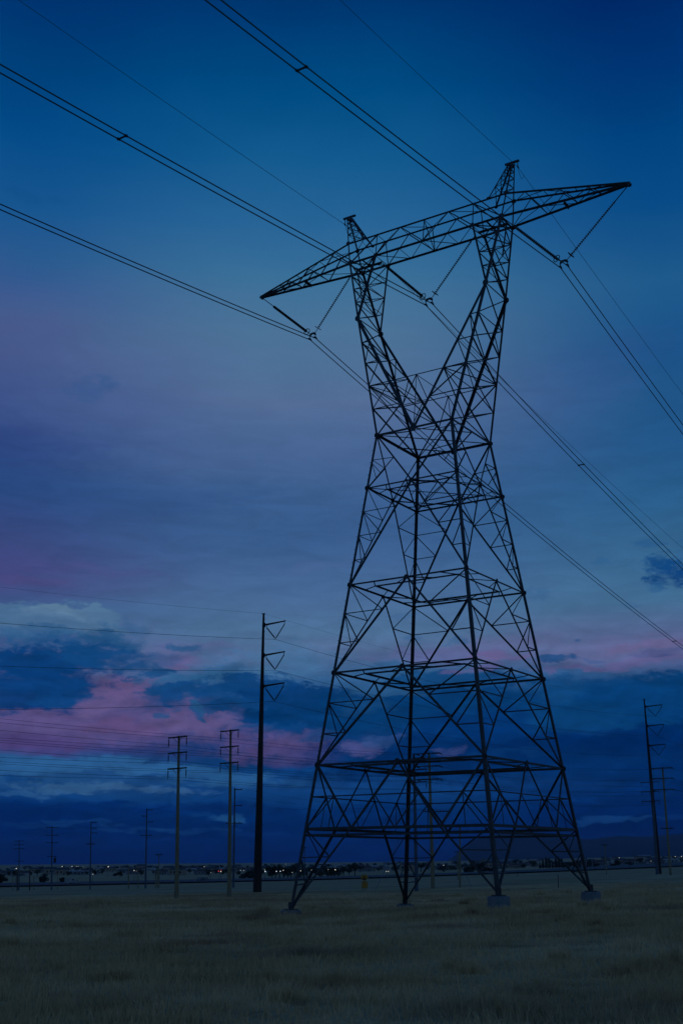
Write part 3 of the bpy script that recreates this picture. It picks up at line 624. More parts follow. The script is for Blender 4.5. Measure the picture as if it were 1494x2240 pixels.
for su in (-1, 1):                                                    # tapering outer ends
    b = TB(); tip = Vector((su * ut, 0, zt_)); n = 5
    fr = [0, .32, .58, .78]
    for sv in (-1, 1):
        B0, T0 = Vector((su * uo, sv * bb, ZB)), Vector((su * uto, sv * bt, ZT)); e = Vector((0, sv * .07, 0))
        b.m(B0, tip + e, .21, (0, sv), False); b.m(T0, tip + e + Vector((0, 0, .10)), .16, (0, sv), False)
        for i in range(3):
            b.m(lerp(B0, tip, fr[i]), lerp(T0, tip, (fr[i] + fr[i + 1]) / 2), .085, (0, sv)); b.m(lerp(T0, tip, (fr[i] + fr[i + 1]) / 2), lerp(B0, tip, fr[i + 1]), .09, (0, sv))
    for i in range(1, 4):
        for zz, hw, s in ((ZB, bb, 1), (ZT, bt, -1)):
            P = [lerp(Vector((su * (uo if zz == ZB else uto), sv * hw, zz)), tip, fr[i]) for sv in (-1, 1)]
            Q = [lerp(Vector((su * (uo if zz == ZB else uto), sv * hw, zz)), tip, fr[i - 1]) for sv in (-1, 1)]
            b.m(P[0], P[1], .06, (0, 0)); b.m(Q[i % 2], P[1 - i % 2], .06, (0, 0))
    hp = [lerp(Vector((su * uo, sv * bb, ZB)), tip, .50) + Vector((0, 0, -.06)) for sv in (-1, 1)]
    b.m(hp[0], hp[1], .30, (su, 0), False); b.plate(tip + Vector((0, -.06, 0)), .36, (0, -1)); b.plate(tip + Vector((0, .06, 0)), .36, (0, 1))
    b.done('crossarm_tip')
    b = TB()                                                          # earth wire peak
    top = [Vector((su * upk + du, sv * .13, zpk)) for du, sv in ((.14, -1), (.14, 1), (-.14, 1), (-.14, -1))]
    bot = [Vector((su * uto, -bt, ZT)), Vector((su * uto, bt, ZT)), Vector((su * uti, bt, ZT)), Vector((su * uti, -bt, ZT))]
    if su < 0: top = [top[3], top[2], top[1], top[0]]
    fr = [0, .34, .60, .78, .91, 1]
    for i in range(4):
        j = (i + 1) % 4; o = ((0, 0), (0, 1), (0, 0), (0, -1))[i]; b.m(bot[i], top[i], .13, (bot[i].x - su * 5.3, bot[i].y), False)
        for k in range(5):
            b.m(lerp(bot[i], top[i], fr[k]), lerp(bot[j], top[j], fr[k + 1]), .065, ((bot[i] + bot[j]) / 2 - Vector((su * 5.4, 0, 0))).xy)
            if k: b.m(lerp(bot[i], top[i], fr[k]), lerp(bot[j], top[j], fr[k]), .055, ((bot[i] + bot[j]) / 2 - Vector((su * 5.4, 0, 0))).xy)
    b.m((su * (upk - .45), -.07, zpk + .07), (su * (upk + .52), -.07, zpk + .07), .17, (0, -1)); b.m((su * (upk - .45), .07, zpk + .07), (su * (upk + .52), .07, zpk + .07), .17, (0, 1))
    b.plate((su * upk, -.15, zpk - .1), .34, (0, -1)); b.plate((su * upk, .15, zpk - .1), .34, (0, 1))
    b.done('peak')

# concrete piers under the legs
PLAB = {'A': 'low round concrete pier almost level with the grass under the leftmost tower leg',
        'B': 'low concrete pier under the farthest tower leg, left of the middle',
        'C': 'tall round concrete pier under the nearest tower leg',
        'D': 'tall round concrete pier under the rightmost tower leg'}
for k, zg in (('A', -2.78), ('B', -2.75), ('C', -2.25), ('D', -2.38)):
    p = W(leg(k, ZF[k])); b = MB(); r = .56; zt = ZF[k] - .012
    prof = [(r, zg - .6), (r, zt - .04), (r - .04, zt), (0.001, zt + .003)]; n = 40; vs = []; fs = []
    for (rr, z) in prof: vs += [(rr * math.cos(2 * math.pi * i / n), rr * math.sin(2 * math.pi * i / n), z - zg) for i in range(n)]
    for j in range(3): fs += [(j * n + i, j * n + (i + 1) % n, (j + 1) * n + (i + 1) % n, (j + 1) * n + i) for i in range(n)]
    b.add(vs, fs); o = b.build('concrete_pier', CONC); o.location = (p.x, p.y, zg)
    tag(o, PLAB[k], 'concrete pier', 'concrete piers under the tower legs')

# ------------------------------------------------------------------ insulator V strings and conductors on the tower
def disc_string(mbx, p, q, pitch=.146, r=.102, n=14):
    d = q - p; ln = d.length; d.normalize(); k = int(ln / pitch); a = d.orthogonal().normalized(); c = d.cross(a)
    mbx.sweep([p, q], .022, 6)
    for i in range(k):
        o = p + d * (pitch * (i + .5)); prof = [(.045, -.055), (.05, -.005), (r, .012), (r, .026), (.03, .03)]; vs = []
        for rr, h in prof: vs += [o + d * h + (a * math.cos(2 * math.pi * j / n) + c * math.sin(2 * math.pi * j / n)) * rr for j in range(n)]
        mbx.add(vs, [(m_ * n + j, m_ * n + (j + 1) % n, (m_ + 1) * n + (j + 1) % n, (m_ + 1) * n + j) for m_ in range(4) for j in range(n)])
def ring(mbx, c, d, r, tr, n=20):
    d = d.normalized(); a = d.orthogonal().normalized(); e = d.cross(a)
    pts = [c + (a * math.cos(2 * math.pi * i / n) + e * math.sin(2 * math.pi * i / n)) * r for i in range(n + 1)]
    mbx.sweep(pts, tr, 6, False)
PH = [(-9.25, 34.86, -13.25, -5.95, 'left'), (-.10, 35.0, -3.55, 3.4, 'middle'), (9.27, 35.0, 5.95, 13.25, 'right')]
for (u, zy, ul, ur, nm) in PH:
    base = T(u, 0, zy); vst = empty('insulator_set', base)
    tag(vst, {'left': 'V-shaped pair of insulator strings hanging below the left end of the crossarm',
              'middle': 'V-shaped pair of insulator strings hanging in the middle between the two tower arms',
              'right': 'V-shaped pair of insulator strings hanging below the right end of the crossarm'}[nm], 'insulator set', 'insulator sets hanging from the crossarm')
    yk = T(u, 0, zy + .33) - base
    for ua in (ul, ur):
        s = 1 if ua > u else -1
        att = T(ua if abs(ua) < 13 else s * 13.6, 0, 38.95 if abs(ua) < 13 else 39.12) - base; low = yk + wdir(s * .16, 0); d = (att - low); ln = d.length; d.normalize()
        slen = 28 * .146; p1 = low + d * .34; p2 = p1 + d * slen
        b = MB(); disc_string(b, p2, p1); st_ = b.build('insulator_string', GLASS, vst, False)
        b = MB(); b.sweep([low, p1], .022, 6); b.build('link_rod', PLATE, st_); b = MB(); b.sweep([p2 - d * .02, p2 + d * .16, att], [.045, .03, .03], 6); b.build('link_rod', PLATE, st_)
        b = MB(); ring(b, p1 + d * .10, d, .23, .026); rr = d.orthogonal().normalized(); b.sweep([p1 + d * .1 - rr * .23, p1 + d * .1 + rr * .23], .016, 6)
        b.build('corona_ring', PLATE, st_)
    b = MB(); e = wdir(1, 0); o2 = wdir(0, .015); zz = Vector((0, 0, 1))
    pr = [(-.26, 0), (-.30, -.12), (-.16, -.10), (0, .0), (.16, -.10), (.30, -.12), (.26, 0), (.14, .12), (-.14, .12)]
    vs = [yk + e * x + zz * y - o2 for x, y in pr] + [yk + e * x + zz * y + o2 for x, y in pr]; n = len(pr)
    b.add(vs, [tuple(range(n)), tuple(range(2 * n - 1, n - 1, -1))] + [(i, (i + 1) % n, (i + 1) % n + n, i + n) for i in range(n)]); b.build('yoke_plate', PLATE, vst)
    for s in (-1, 1):
        b = MB(); c = T(u + s * .23, 0, zy) - base; v = wdir(0, 1)
        b.sweep([c - v * .22 + zz * -.02, c - v * .1 + zz * .0, c + zz * .03, c + v * .1, c + v * .22 + zz * -.02], [.03, .055, .07, .055, .03], 8); b.sweep([c + zz * .04, c + zz * .27], .03, 6); b.build('suspension_clamp', PLATE, vst)
CN = 4.0e-4
def span(u, z0, kn, kf, c=CN, vmax=360, n=70):
    vs = np.sinh(np.linspace(-math.asinh(vmax / 25), math.asinh(vmax / 25), n * 2 + 1)) * 25
    return [T(u, v, z0 + (kn if v < 0 else kf) * abs(v) + c * v * v) for v in vs]
LEADS = [(-9.22, 34.80, -.1405, -.1529, [-75, 77.25], 'left'), (-.11, 34.97, -.1425, -.1541, [-28.75, 25.75, 100], 'middle'), (9.27, 34.955, -.1411, -.1642, [-28.25, 60, 130], 'right')]
for (u, z0, kn, kf, sp, nm) in LEADS:
    e = empty('conductor_bundle', T(u, 0, z0))
    tag(e, 'pair of thick conductor cables clamped below the %s insulator set of the lattice tower' % nm, 'power line', 'twin conductors carried by the lattice tower')
    for s in (-1, 1):
        b = MB(); b.sweep([p - e.location for p in span(u + s * .23, z0, kn, kf)], .031, 6, True); b.build('conductor', ALU, e, True)
    for v in sp:
        z = z0 + (kn if v < 0 else kf) * abs(v) + CN * v * v; p, q = T(u - .23, v, z) - e.location, T(u + .23, v, z) - e.location; d = (q - p).normalized()
        b = MB(); b.sweep([p - d * .06, p + d * .08, q - d * .08, q + d * .06], [.055, .045, .045, .055], 6); b.sweep([p - wdir(0, .09), p + wdir(0, .09)], .05, 6); b.sweep([q - wdir(0, .09), q + wdir(0, .09)], .05, 6)
        b.build('spacer', PLATE, e)
for su, u, z0, kn, kf, nm in ((-1, -6.56, 42.86, -.0815, -.1185, 'left'), (1, 6.58, 42.88, -.101, -.1416, 'right')):
    b = MB(); o0 = T(u, 0, z0); b.sweep([p - o0 for p in span(u, z0, kn, kf, 3.5e-4)], .014, 5)
    o = b.build('earth_wire', ALU); o.location = o0; tag(o, 'single thin earth wire held at the tip of the %s tower peak' % nm, 'earth wire', 'earth wires over the lattice tower')
    b = MB(); ce = T(u, 0, z0) - tower.location; ab = W(Vector((u, 0, zpk + .02))) - tower.location; b.sweep([ab, ce], .03, 6); b.sweep([ce - wdir(0, .16), ce, ce + wdir(0, .16)], [.025, .055, .025], 6)
    for s in (1,):
        lp = [ce + wdir(0, .9 * t) + Vector((0, 0, -.55 * math.sin(math.pi * t) - .12 * t)) for t in [i / 10 for i in range(11)]]; b.sweep(lp, .012, 5)
    b.build('wire_clamp', PLATE, tower)

# ------------------------------------------------------------------ poles
def round_pole(h, r0, r1, sides=20, lean=(0, 0)):
    b = MB(); n = 9; b.sweep([(lean[0] * i / n, lean[1] * i / n, -.8 + (h + .8) * i / n) for i in range(n + 1)], [r0 + (r1 - r0) * i / n for i in range(n + 1)], sides); return b
def slerp(t, a, b_): return a + (b_ - a) * t

zz = Vector((0, 0, 1)); ARM = Vector((.78, -.63, 0)).normalized()
def pole_radius(f, r0, r1): return r0 + (r1 - r0) * f
def steel_pole(base, top, label):
    e = empty('steel_pole', base); tag(e, label, 'power pole', 'black steel poles with V insulators'); h = top.z - base.z; lx = top.x - base.x
    b = round_pole(h, .53, .13, 12, (lx, 0)); b.box((lx, 0, h + .03), .42, .28, .08)
    z = 3.0; i = 0
    while z < h - .5:
        rr = pole_radius(z / h, .53, .13); s = -1 if i % 2 else 1
        b.sweep([(lx * z / h + s * rr * .8, 0, z), (lx * z / h + s * (rr + .16), 0, z)], .016, 5); z += .8; i += 1
    b.build('shaft', CORTEN, e); pts = {}
    for j, f in enumerate((.957, .842, .727)):
        z = h * f; r = pole_radius(f, .53, .13); o = Vector((lx * f, 0, z)); tipp = o + ARM * 3.75 + zz * .08
        b = MB(); b.sweep([o + ARM * r * .5, o + ARM * (r + .2), tipp], [.17, .13, .085], 8); b.box(o + ARM * r * .8, .28, .28, .55, .5); b.build('arm', CORTEN, e)
        p1, p2 = o + ARM * (r + .45) - zz * .1, tipp - ARM * .12 - zz * .08; bot = (p1 + p2) / 2 - zz * 2.0
        for a_, s in ((p1, -1), (p2, 1)):
            b = MB(); lo = bot + ARM * .15 * s + zz * .2; up = a_ - zz * .32
            b.sweep([a_, up], .045, 5); disc_string(b, up, lo, .09, .085, 8); b.sweep([lo, bot + zz * .1], .03, 5); b.build('insulator', GLASS, e)
        b = MB(); b.sweep([bot - ARM * .24 + zz * .16, bot + ARM * .24 + zz * .16], .04, 6); b.sweep([bot + zz * .18, bot - zz * .05], .05, 6); b.build('wire_clamp', PLATE, e)
        pts[j] = base + bot - zz * .04
    pts['top'] = base + Vector((lx, 0, h + .05)); return e, pts

def wood_pole(base, top, label, arms, r0, r1, material, group, hang=.95, half=1.32, brace=True, lower=None, strain=False, ins_r=.07, armdir=ARM, name='wooden_pole'):
    """arms: list of (fraction of the height, length to the left, length to the right)"""
    e = empty(name, base); tag(e, label, 'power pole', group); h = top.z - base.z; lx, ly = top.x - base.x, 0
    round_pole(h, r0, r1, 18, (lx, ly)).build('shaft', material, e, True); pts = []
    for (f, al, ar) in arms:
        o = Vector((lx * f, 0, h * f)); r = pole_radius(f, r0, r1); off = Vector((armdir.y, -armdir.x, 0)) * (-(r + .05))
        if off.y > 0: off = -off
        pl, pr = o + off - armdir * al, o + off + armdir * ar; b = MB()
        mid = (pl + pr) / 2; b.box(mid, (pr - pl).length, .11, .13, math.atan2(armdir.y, armdir.x)); b.box(o + off * .6, .12, .12, .12, 0)
        a_o = b.build('crossarm', ARMWOOD, e)
        if brace:
            b = MB()
            for s in (-1, 1):
                if (al if s < 0 else ar) > .5: b.sweep([o + off * .9 + armdir * s * r * .9 - zz * .48, o + off + armdir * s * .62 - zz * .05], .022, 5)
            b.build('brace', PLATE, a_o)
        row = []
        for p, q in ((pl, al), (pr, ar)):
            if q < .15: continue
            p = p + armdir * (.06 if p is pl else -.06); b = MB(); 
            if strain:
                ld = Vector((-armdir.y, armdir.x, 0))
                for s in (-1, 1): disc_string(b, p + ld * .1 * s, p + ld * .95 * s - zz * .12, .10, ins_r, 8)
                b.sweep([p + ld * .95 * math.cos(math.pi * i / 12) - zz * (.12 + .75 * math.sin(math.pi * i / 12)) for i in range(13)], .013, 5)
                low = p - zz * .12
            elif hang > 0:
                low = p - zz * hang; b.sweep([p, p - zz * .2], .016, 5); disc_string(b, p - zz * .18, p - zz * (hang - .08), .10, ins_r, 8); b.sweep([low + zz * .1, low], .03, 6)
            else:
                low = p + zz * .2; b.sweep([p, low], [.03, .05], 6)
            b.build('insulator', GLASS, e); row.append(base + low)
        pts.append(row)
    if lower:
        f, al, ar, npin = lower; o = Vector((lx * f, 0, h * f)); off = Vector((0, -(r0 + .02), 0)); ad = Vector((.96, -.28, 0))
        b = MB(); pl, pr = o + off - ad * al, o + off + ad * ar; b.box((pl + pr) / 2, (pr - pl).length, .10, .12, math.atan2(ad.y, ad.x)); b.sweep([o - zz * .7, o + off + ad * ar * .6], .022, 5)
        lo_ = b.build('crossarm', ARMWOOD, e); row = []
        for i in range(npin):
            p = lerp(pl, pr, (i + .3) / npin); b = MB(); b.sweep([p, p + zz * .12, p + zz * .24], [.02, .05, .03], 6); b.build('pin_insulator', GLASS, lo_); row.append(base + p + zz * .24)
        pts.append(row)
    return e, pts
def wire(name, pts, r, label, group, material=None, cat='power line'):
    b = MB(); o0 = pts[0].copy(); b.sweep([p - o0 for p in pts], r, 5, True); o = b.build(name, material or ALU); o.location = o0
    return tag(o, label, cat, group)
def sag(p, q, s, n=24): return [lerp(p, q, i / n) - zz * (4 * s * (i / n) * (1 - i / n)) for i in range(n + 1)]
def through(p, d, px, py, c, length, n=24):
    """run from p along the level direction d, passing the given direction of view"""
    d = Vector((d[0], d[1])).normalized(); r = ray(px, py); den = d.x * r.y - d.y * r.x
    t = (r.x * p.y - r.y * p.x) / den; k = (p.x + d.x * t) / r.x if abs(r.x) > abs(r.y) else (p.y + d.y * t) / r.y
    z1 = r.z * k; s = ((z1 - p.z) - c * t * t) / t
    return [Vector((p.x + d.x * length * i / n, p.y + d.y * length * i / n, p.z + s * length * i / n + c * (length * i / n) ** 2)) for i in range(n + 1)]

B1b, B1t = at(563, 1951, 150), at(577, 1343, 150); B2b, B2t = at(1441, 1912, 240), at(1408, 1530, 240)
bp1, P1 = steel_pole(B1b, B1t, 'thick black steel pole with three arms and V insulators, left of the lattice tower')
bp2, P2 = steel_pole(B2b, B2t, 'black steel pole with three arms and V insulators at the right edge of the field')
dl = (B1b - B2b).xy; dr = (B2b - B1b).xy
for j, (yl, nm) in enumerate(((1363, 'top'), (1457, 'middle'), (1552, 'lowest'))):
    l = through(P1[j], dl, 0, yl, 4.5e-4, 110); r = sag(P1[j], P2[j], 1.9); o = [P2[j] + Vector((dr.x, dr.y, 0)).normalized() * 5.0 * i - zz * (.55 * i - .02 * i * i) for i in range(1, 16)]
    wire('conductor', l[::-1] + r[1:] + o, .021, 'single cable on the %s arm of the two black steel poles' % nm, 'cables carried by the black steel poles')
l = through(P1['top'], dl, 0, 1284, 4e-4, 110); r = sag(P1['top'], P2['top'], 1.5); o = [P2['top'] + Vector((dr.x, dr.y, 0)).normalized() * 5.0 * i - zz * (.5 * i - .02 * i * i) for i in range(1, 16)]
wire('earth_wire', l[::-1] + r[1:] + o, .010, 'hair-thin earth wire over the tops of the two black steel poles', 'cables carried by the black steel poles', cat='earth wire')

WG = 'wooden double-circuit poles with three crossarms'
AF = ((.992, 1.32, 1.32), (.893, 1.32, 1.32), (.794, 1.32, 1.32))
_, a1p = wood_pole(at(387, 1966, 118), at(392, 1610, 118), 'brown wooden pole with three crossarms, the left one of the near pair', AF, .225, .105, WOOD, WG)
_, b1p = wood_pole(at(502, 1961, 125), at(505, 1596, 125), 'brown wooden pole with three crossarms, standing just left of the black steel pole', AF, .235, .11, WOOD, WG, half=1.4)
_, a2p = wood_pole(at(911, 1950, 142), at(905, 1652, 142), 'bluish grey pole with three crossarms seen through the tower beside the brown pole', ((.975, .1, 1.7), (.888, .1, 1.9), (.795, .1, 1.9)), .23, .13, GREYPOLE, WG, hang=.8)
_, c1p = wood_pole(at(947, 1943, 150), at(938, 1646, 150), 'brown wooden pole with three crossarms seen through the middle of the lattice tower', ((.992, 1.75, 1.5), (.896, 1.75, 1.5), (.797, 1.75, 1.5)), .25, .13, WOOD, WG, strain=True, lower=(.556, .9, 2.2, 8), armdir=Vector((.86, -.5, 0)).normalized())
_, a3p = wood_pole(at(1436.5, 1912, 205), at(1424, 1707, 205), 'bluish grey pole with three crossarms standing hard against the right black steel pole', ((.98, 1.9, 1.4), (.877, 1.9, 1.4), (.775, 1.9, 1.4)), .28, .15, GREYPOLE, WG, hang=.6)
_, c2p = wood_pole(at(1466, 1914, 190), at(1448, 1678, 190), 'brown wooden pole with three crossarms at the right edge, behind the black pole', ((.99, 1.7, 1.6), (.893, 1.7, 1.6), (.788, 1.7, 1.6)), .20, .12, WOOD, WG, strain=True, lower=(.425, 1.0, 1.0, 3), armdir=Vector((.86, -.5, 0)).normalized())
LEFT_A = ((1613.8, 1597.4), (1656.6, 1640.5), (1696.5, 1685)); LEFT_B = ((1580.6, 1572), (1623.8, 1618.8), (1671, 1666))
nmrow = ('top', 'middle', 'lowest'); nms = ('left', 'right')
da = (a1p[0][0] - a2p[0][0]).xy; db = (b1p[0][0] - c1p[0][0]).xy
for j in range(3):
    for s in range(2):
        e = a2p[j][-1] - Vector((.78, -.63, 0)) * (.45 if s == 0 else 0.0) * 3; l = through(a1p[j][s], (-.72, -.69), 0, LEFT_A[j][s], 6e-4, 60); m = sag(a1p[j][s], e, .35); f = a3p[j][s]
        wire('conductor', l[::-1] + m[1:] + sag(e, f, .9)[1:] + sag(f, f + Vector((45, 60, -.4)), .9)[1:], .0135, 'thin cable on the %s end of the %s crossarm, leftmost wooden pole' % (nms[s], nmrow[j]), 'cables carried by the wooden poles')
        e = c1p[j][s]; l = through(b1p[j][s], (-.72, -.69), 0, LEFT_B[j][s], 6e-4, 60); m = sag(b1p[j][s], e, .35); f = c2p[j][s]
        wire('conductor', l[::-1] + m[1:] + sag(e, f, .8)[1:] + sag(f, f + Vector((45, 48, -.4)), .9)[1:], .0135, 'thin cable on the %s end of the %s crossarm beside the black pole' % (nms[s], nmrow[j]), 'cables carried by the wooden poles')

# smaller lines further back on the left
XG = 'slim grey distribution poles on the left'; WX = Vector((.98, .2, 0)).normalized()
def xpole(b_, t_, label, fr, lo):
    return wood_pole(b_, t_, label, fr, .19, .10, GREYPOLE, XG, hang=0, brace=False, lower=lo, armdir=WX, name='distribution_pole')
_, x1p = xpole(at(198, 1946, 270), at(200, 1797, 270), 'slim grey pole with short side arms, third pole from the left edge', ((.985, .0, 1.3), (.90, .0, 1.3), (.83, .0, 1.3)), (.665, 1.1, 1.1, 4))
_, x2p = xpole(at(319, 1943, 235), at(322, 1769, 235), 'slim grey pole with side arms, nearest on the left of the brown wooden poles', ((.985, .0, 1.1), (.905, 1.0, .0), (.83, .0, 1.2)), (.66, 1.3, 1.3, 4))
_, x3p = xpole(at(511, 1941, 190), at(514, 1724, 190), 'slim grey pole with side arms half hidden behind the right brown wooden pole', ((.985, .0, 1.15), (.90, .0, .1), (.82, .0, 1.15)), (.64, 1.35, 1.35, 4))
_, y1p = wood_pole(at(43, 1948, 330), at(43, 1838, 330), 'slim grey pole with four small crossarms nearest the left edge', ((.985, 1.3, 1.3), (.91, 1.3, 1.3), (.83, 1.3, 1.3), (.58, 1.2, 1.2)), .2, .1, GREYPOLE, XG, hang=0, brace=False, armdir=WX, name='distribution_pole')
_, y2p = wood_pole(at(114, 1946, 270), at(115, 1808, 270), 'slim grey pole with four crossarms and a dark transformer, second pole from the left edge', ((.985, 1.3, 1.3), (.86, 1.4, 1.4), (.74, 1.3, 1.3), (.52, 1.0, 1.0)), .2, .1, GREYPOLE, XG, hang=0, brace=False, armdir=WX, name='distribution_pole')
b = MB(); b.sweep([(.35, -.2, 5.6), (.35, -.2, 6.6)], .28, 12); b.sweep([(.35, -.2, 6.6), (.35, -.2, 6.85)], .06, 6); b.build('transformer', ARMWOOD, _)
for j in range(3):
    x3 = x3p[j][-1] if x3p[j] else x3p[0][0] - zz * 1.3
    p0 = at(-70, 1799 + 9 * j, 300)
    wire('conductor', sag(p0, x1p[j][-1], .5) + sag(x1p[j][-1], x2p[j][-1], .4)[1:] + sag(x2p[j][-1], x3, .4)[1:] + sag(x3, c1p[3][min(7, 2 + 2 * j)], .6)[1:], .012, 'faint cable on the %s side arm of the slim grey poles' % nmrow[j], 'cables carried by the slim grey poles')
    wire('conductor', sag(y1p[j][0] - Vector((30, -80, 0)), y1p[j][0], .5) + sag(y1p[j][0], y2p[j][0], .5)[1:], .012, 'faint cable between the %s crossarms of the two leftmost slim grey poles' % nmrow[j], 'cables carried by the slim grey poles')

PG = 'short dark posts standing in the far field'
def post(px, yb, yt, Y, r, label, tee=False, lean=0.0, material=WOOD):
    b_, t_ = at(px, yb, Y), at(px + lean, yt, Y); b_.z = max(b_.z, g1(b_.x, b_.y)) if abs(b_.z - g1(b_.x, b_.y)) < 1.5 else b_.z
    e = empty('post', b_); tag(e, label, 'post', PG); h = t_.z - b_.z; lx = t_.x - b_.x
    mb_ = MB(); mb_.sweep([(lx * i / 5, 0, -.4 + (h + .4) * i / 5) for i in range(6)], [r * (1 - .05 * i) for i in range(6)], 10); mb_.build('shaft', material, e, True)
    if tee:
        mb_ = MB(); mb_.box((lx, 0, h - .12), 1.5, .12, .14); mb_.sweep([(lx - .35, 0, h - .1), (lx, 0, h - .6)], .03, 5); mb_.sweep([(lx + .35, 0, h - .1), (lx, 0, h - .6)], .03, 5); mb_.build('crossarm', ARMWOOD, e)
    return e
post(29, 1949, 1918, 300, .10, 'thin post at the left edge, just left of a thicker dark post')
post(39, 1951, 1903, 285, .17, 'thick dark post at the left edge touching the leftmost slim pole', material=ARMWOOD)
post(66, 1949.5, 1904, 290, .15, 'dark post between the two leftmost slim grey poles', material=ARMWOOD)
post(75, 1948, 1916, 300, .09, 'thin short post right of the dark post between the leftmost slim poles')
post(127, 1948.5, 1910, 295, .09, 'thin post just right of the pole with the transformer')
post(282, 1943.5, 1895, 240, .15, 'brown post left of the third slim grey pole, the thicker of two', lean=-.5)
post(303, 1943.5, 1897, 245, .11, 'thinner of two brown posts left of the third slim grey pole')
post(341, 1941.5, 1903, 235, .12, 'leftmost post in the cluster of three left of the leftmost brown wooden pole')
post(345.5, 1940, 1898, 240, .11, 'middle post in the cluster of three left of the leftmost brown wooden pole')
post(348.5, 1941, 1868, 240, .10, 'tallest post in the cluster of three, with a small crossbar on top', True)
post(1005.5, 1938, 1809, 150, .13, 'plain brown wooden pole rising behind the right part of the tower base')
post(1001, 1924, 1862, 260, .11, 'slim post with a small crossbar behind the plain brown pole', True, -1)
post(1326, 1909, 1847, 240, .11, 'slightly leaning slim post with a small crossbar between the tower and the right poles', True, -4)
post(1220, 1931, 1913, 95, .035, 'small rusty stake standing in the grass near the right tower leg', material=PLATE)
post(1131.5, 1913.5, 1906.5, 250, .06, 'tiny stake beside the road right of the nearest tower leg', material=PLATE)
post(666, 1921, 1852, 340, .17, 'far slim pole seen behind the leftmost tower leg', True, material=GREYPOLE)
for (x0, y0, x1, y1_, Y, lab) in ((849, 1887, 820, 1928, 150, 'pale guy wire slanting to the ground left of the farthest tower leg'), (1006, 1890, 1032, 1931, 150, 'pale guy wire slanting down right of the plain brown pole')):
    p, q = at(x0, y0, Y), at(x1, y1_, Y - 3); q.z = g1(q.x, q.y); top = p + (p - q) * (2.4 if x0 < 900 else .5)
    wire('guy_wire', [top, q], .03, lab, 'guy wires of the wooden poles', CONC, 'guy wire')

# orange marker sign in the field
sb = at(797, 1936, 150); sb.z = g1(sb.x, sb.y); sg = empty('marker_sign', sb, R(-4)); tag(sg, 'orange marker sign of two panels on a post in front of the road', 'sign')
ORANGE = mat('faded_orange_sheet', [(.34, .15, .02), (.48, .22, .035)], 2, .6); BLACK = mat('sign_black', [(.012, .012, .012), (.02, .02, .02)], 4, .6)
b = MB(); b.sweep([(0, .03, -.3), (0, .03, 1.7)], .035, 8); b.sweep([(-.28, .06, -.1), (0, .05, 1.2)], .025, 6); b.sweep([(.28, .06, -.1), (0, .05, 1.2)], .025, 6); b.build('stand', PLATE, sg)
def panel(prof, y0, y1, m, parent):
    q = MB(); n = len(prof); vs = [(x, y0, z) for x, z in prof] + [(x, y1, z) for x, z in prof]
    q.add(vs, [tuple(range(n)), tuple(range(2 * n - 1, n - 1, -1))] + [(i, (i + 1) % n, (i + 1) % n + n, i + n) for i in range(n)]); return q.build('panel', m, parent)
p_ = panel([(0, 1.02), (.46, 1.42), (.38, 1.74), (0, 1.86), (-.38, 1.74), (-.46, 1.42)], 0, -.02, ORANGE, sg)
b = MB(); b.add([(-.08, -.025, 1.66), (.08, -.025, 1.66), (.08, -.025, 1.40), (.30, -.025, 1.34), (.30, -.025, 1.24), (-.30, -.025, 1.24), (-.30, -.025, 1.34), (-.08, -.025, 1.40)], [tuple(range(8))]); b.build('symbol', BLACK, p_)
panel([(-.36, .28), (.40, .24), (.42, 1.0), (-.30, 1.0)], 0, -.02, ORANGE, sg)

# ------------------------------------------------------------------ town, trees and traffic in the distance
WALLS = [mat('render_cream', [(.20, .18, .15), (.26, .24, .20)], 1), mat('render_grey', [(.14, .15, .16), (.2, .21, .22)], 1), mat('render_white', [(.28, .28, .27), (.35, .35, .34)], 1), mat('render_tan', [(.25, .19, .14), (.3, .24, .18)], 1)]
ROOFS = [mat('roof_tile', [(.10, .055, .045), (.14, .08, .06)], 2), mat('roof_shingle', [(.05, .05, .055), (.09, .09, .095)], 2), mat('roof_metal', [(.25, .27, .3), (.33, .35, .38)], 1, .45)]
WIN = mat('dark_window', [(.01, .012, .016), (.02, .022, .028)], 1, .15, spec=.6)
def house_mesh(w, d, h, rh, wm, rm):
    b = MB(); b.mat_i = 0; b.box((0, 0, h / 2 - .4), w, d, h + .8)
    b.mat_i = 1; o = .5
    vs = [(-w/2 - o, -d/2 - o, h), (w/2 + o, -d/2 - o, h), (w/2 + o, d/2 + o, h), (-w/2 - o, d/2 + o, h), (-w/2 + w * .1, 0, h + rh), (w/2 - w * .1, 0, h + rh)]
    b.add(vs, [(0, 1, 5, 4), (2, 3, 4, 5), (0, 4, 3), (1, 2, 5), (3, 2, 1, 0)])
    b.mat_i = 2
    for x in (-.32, -.08, .3): b.box((x * w, -d/2 - .02, h * .55), w * .13, .06, h * .35)
    b.box((.12 * w, -d/2 - .02, h * .35), w * .08, .07, h * .7)
    o = b.build('house', [wm, rm, WIN]); return o
protos = [house_mesh(12, 9, 3.2, 2.1, WALLS[0], ROOFS[0]), house_mesh(15, 10, 5.6, 2.3, WALLS[3], ROOFS[1]), house_mesh(10, 8, 3.0, 1.8, WALLS[2], ROOFS[1]), house_mesh(30, 16, 5.0, .9, WALLS[1], ROOFS[2]), house_mesh(13, 9, 3.4, 2.4, WALLS[1], ROOFS[0]), house_mesh(24, 14, 4.2, .7, WALLS[2], ROOFS[2])]
LEAF = mat('dark_evergreen_leaves', [(.022, .035, .018), (.05, .07, .035)], 1.5, .9, island=.5); BARK = mat('bark', [(.05, .04, .03), (.08, .065, .05)], 2, .9)
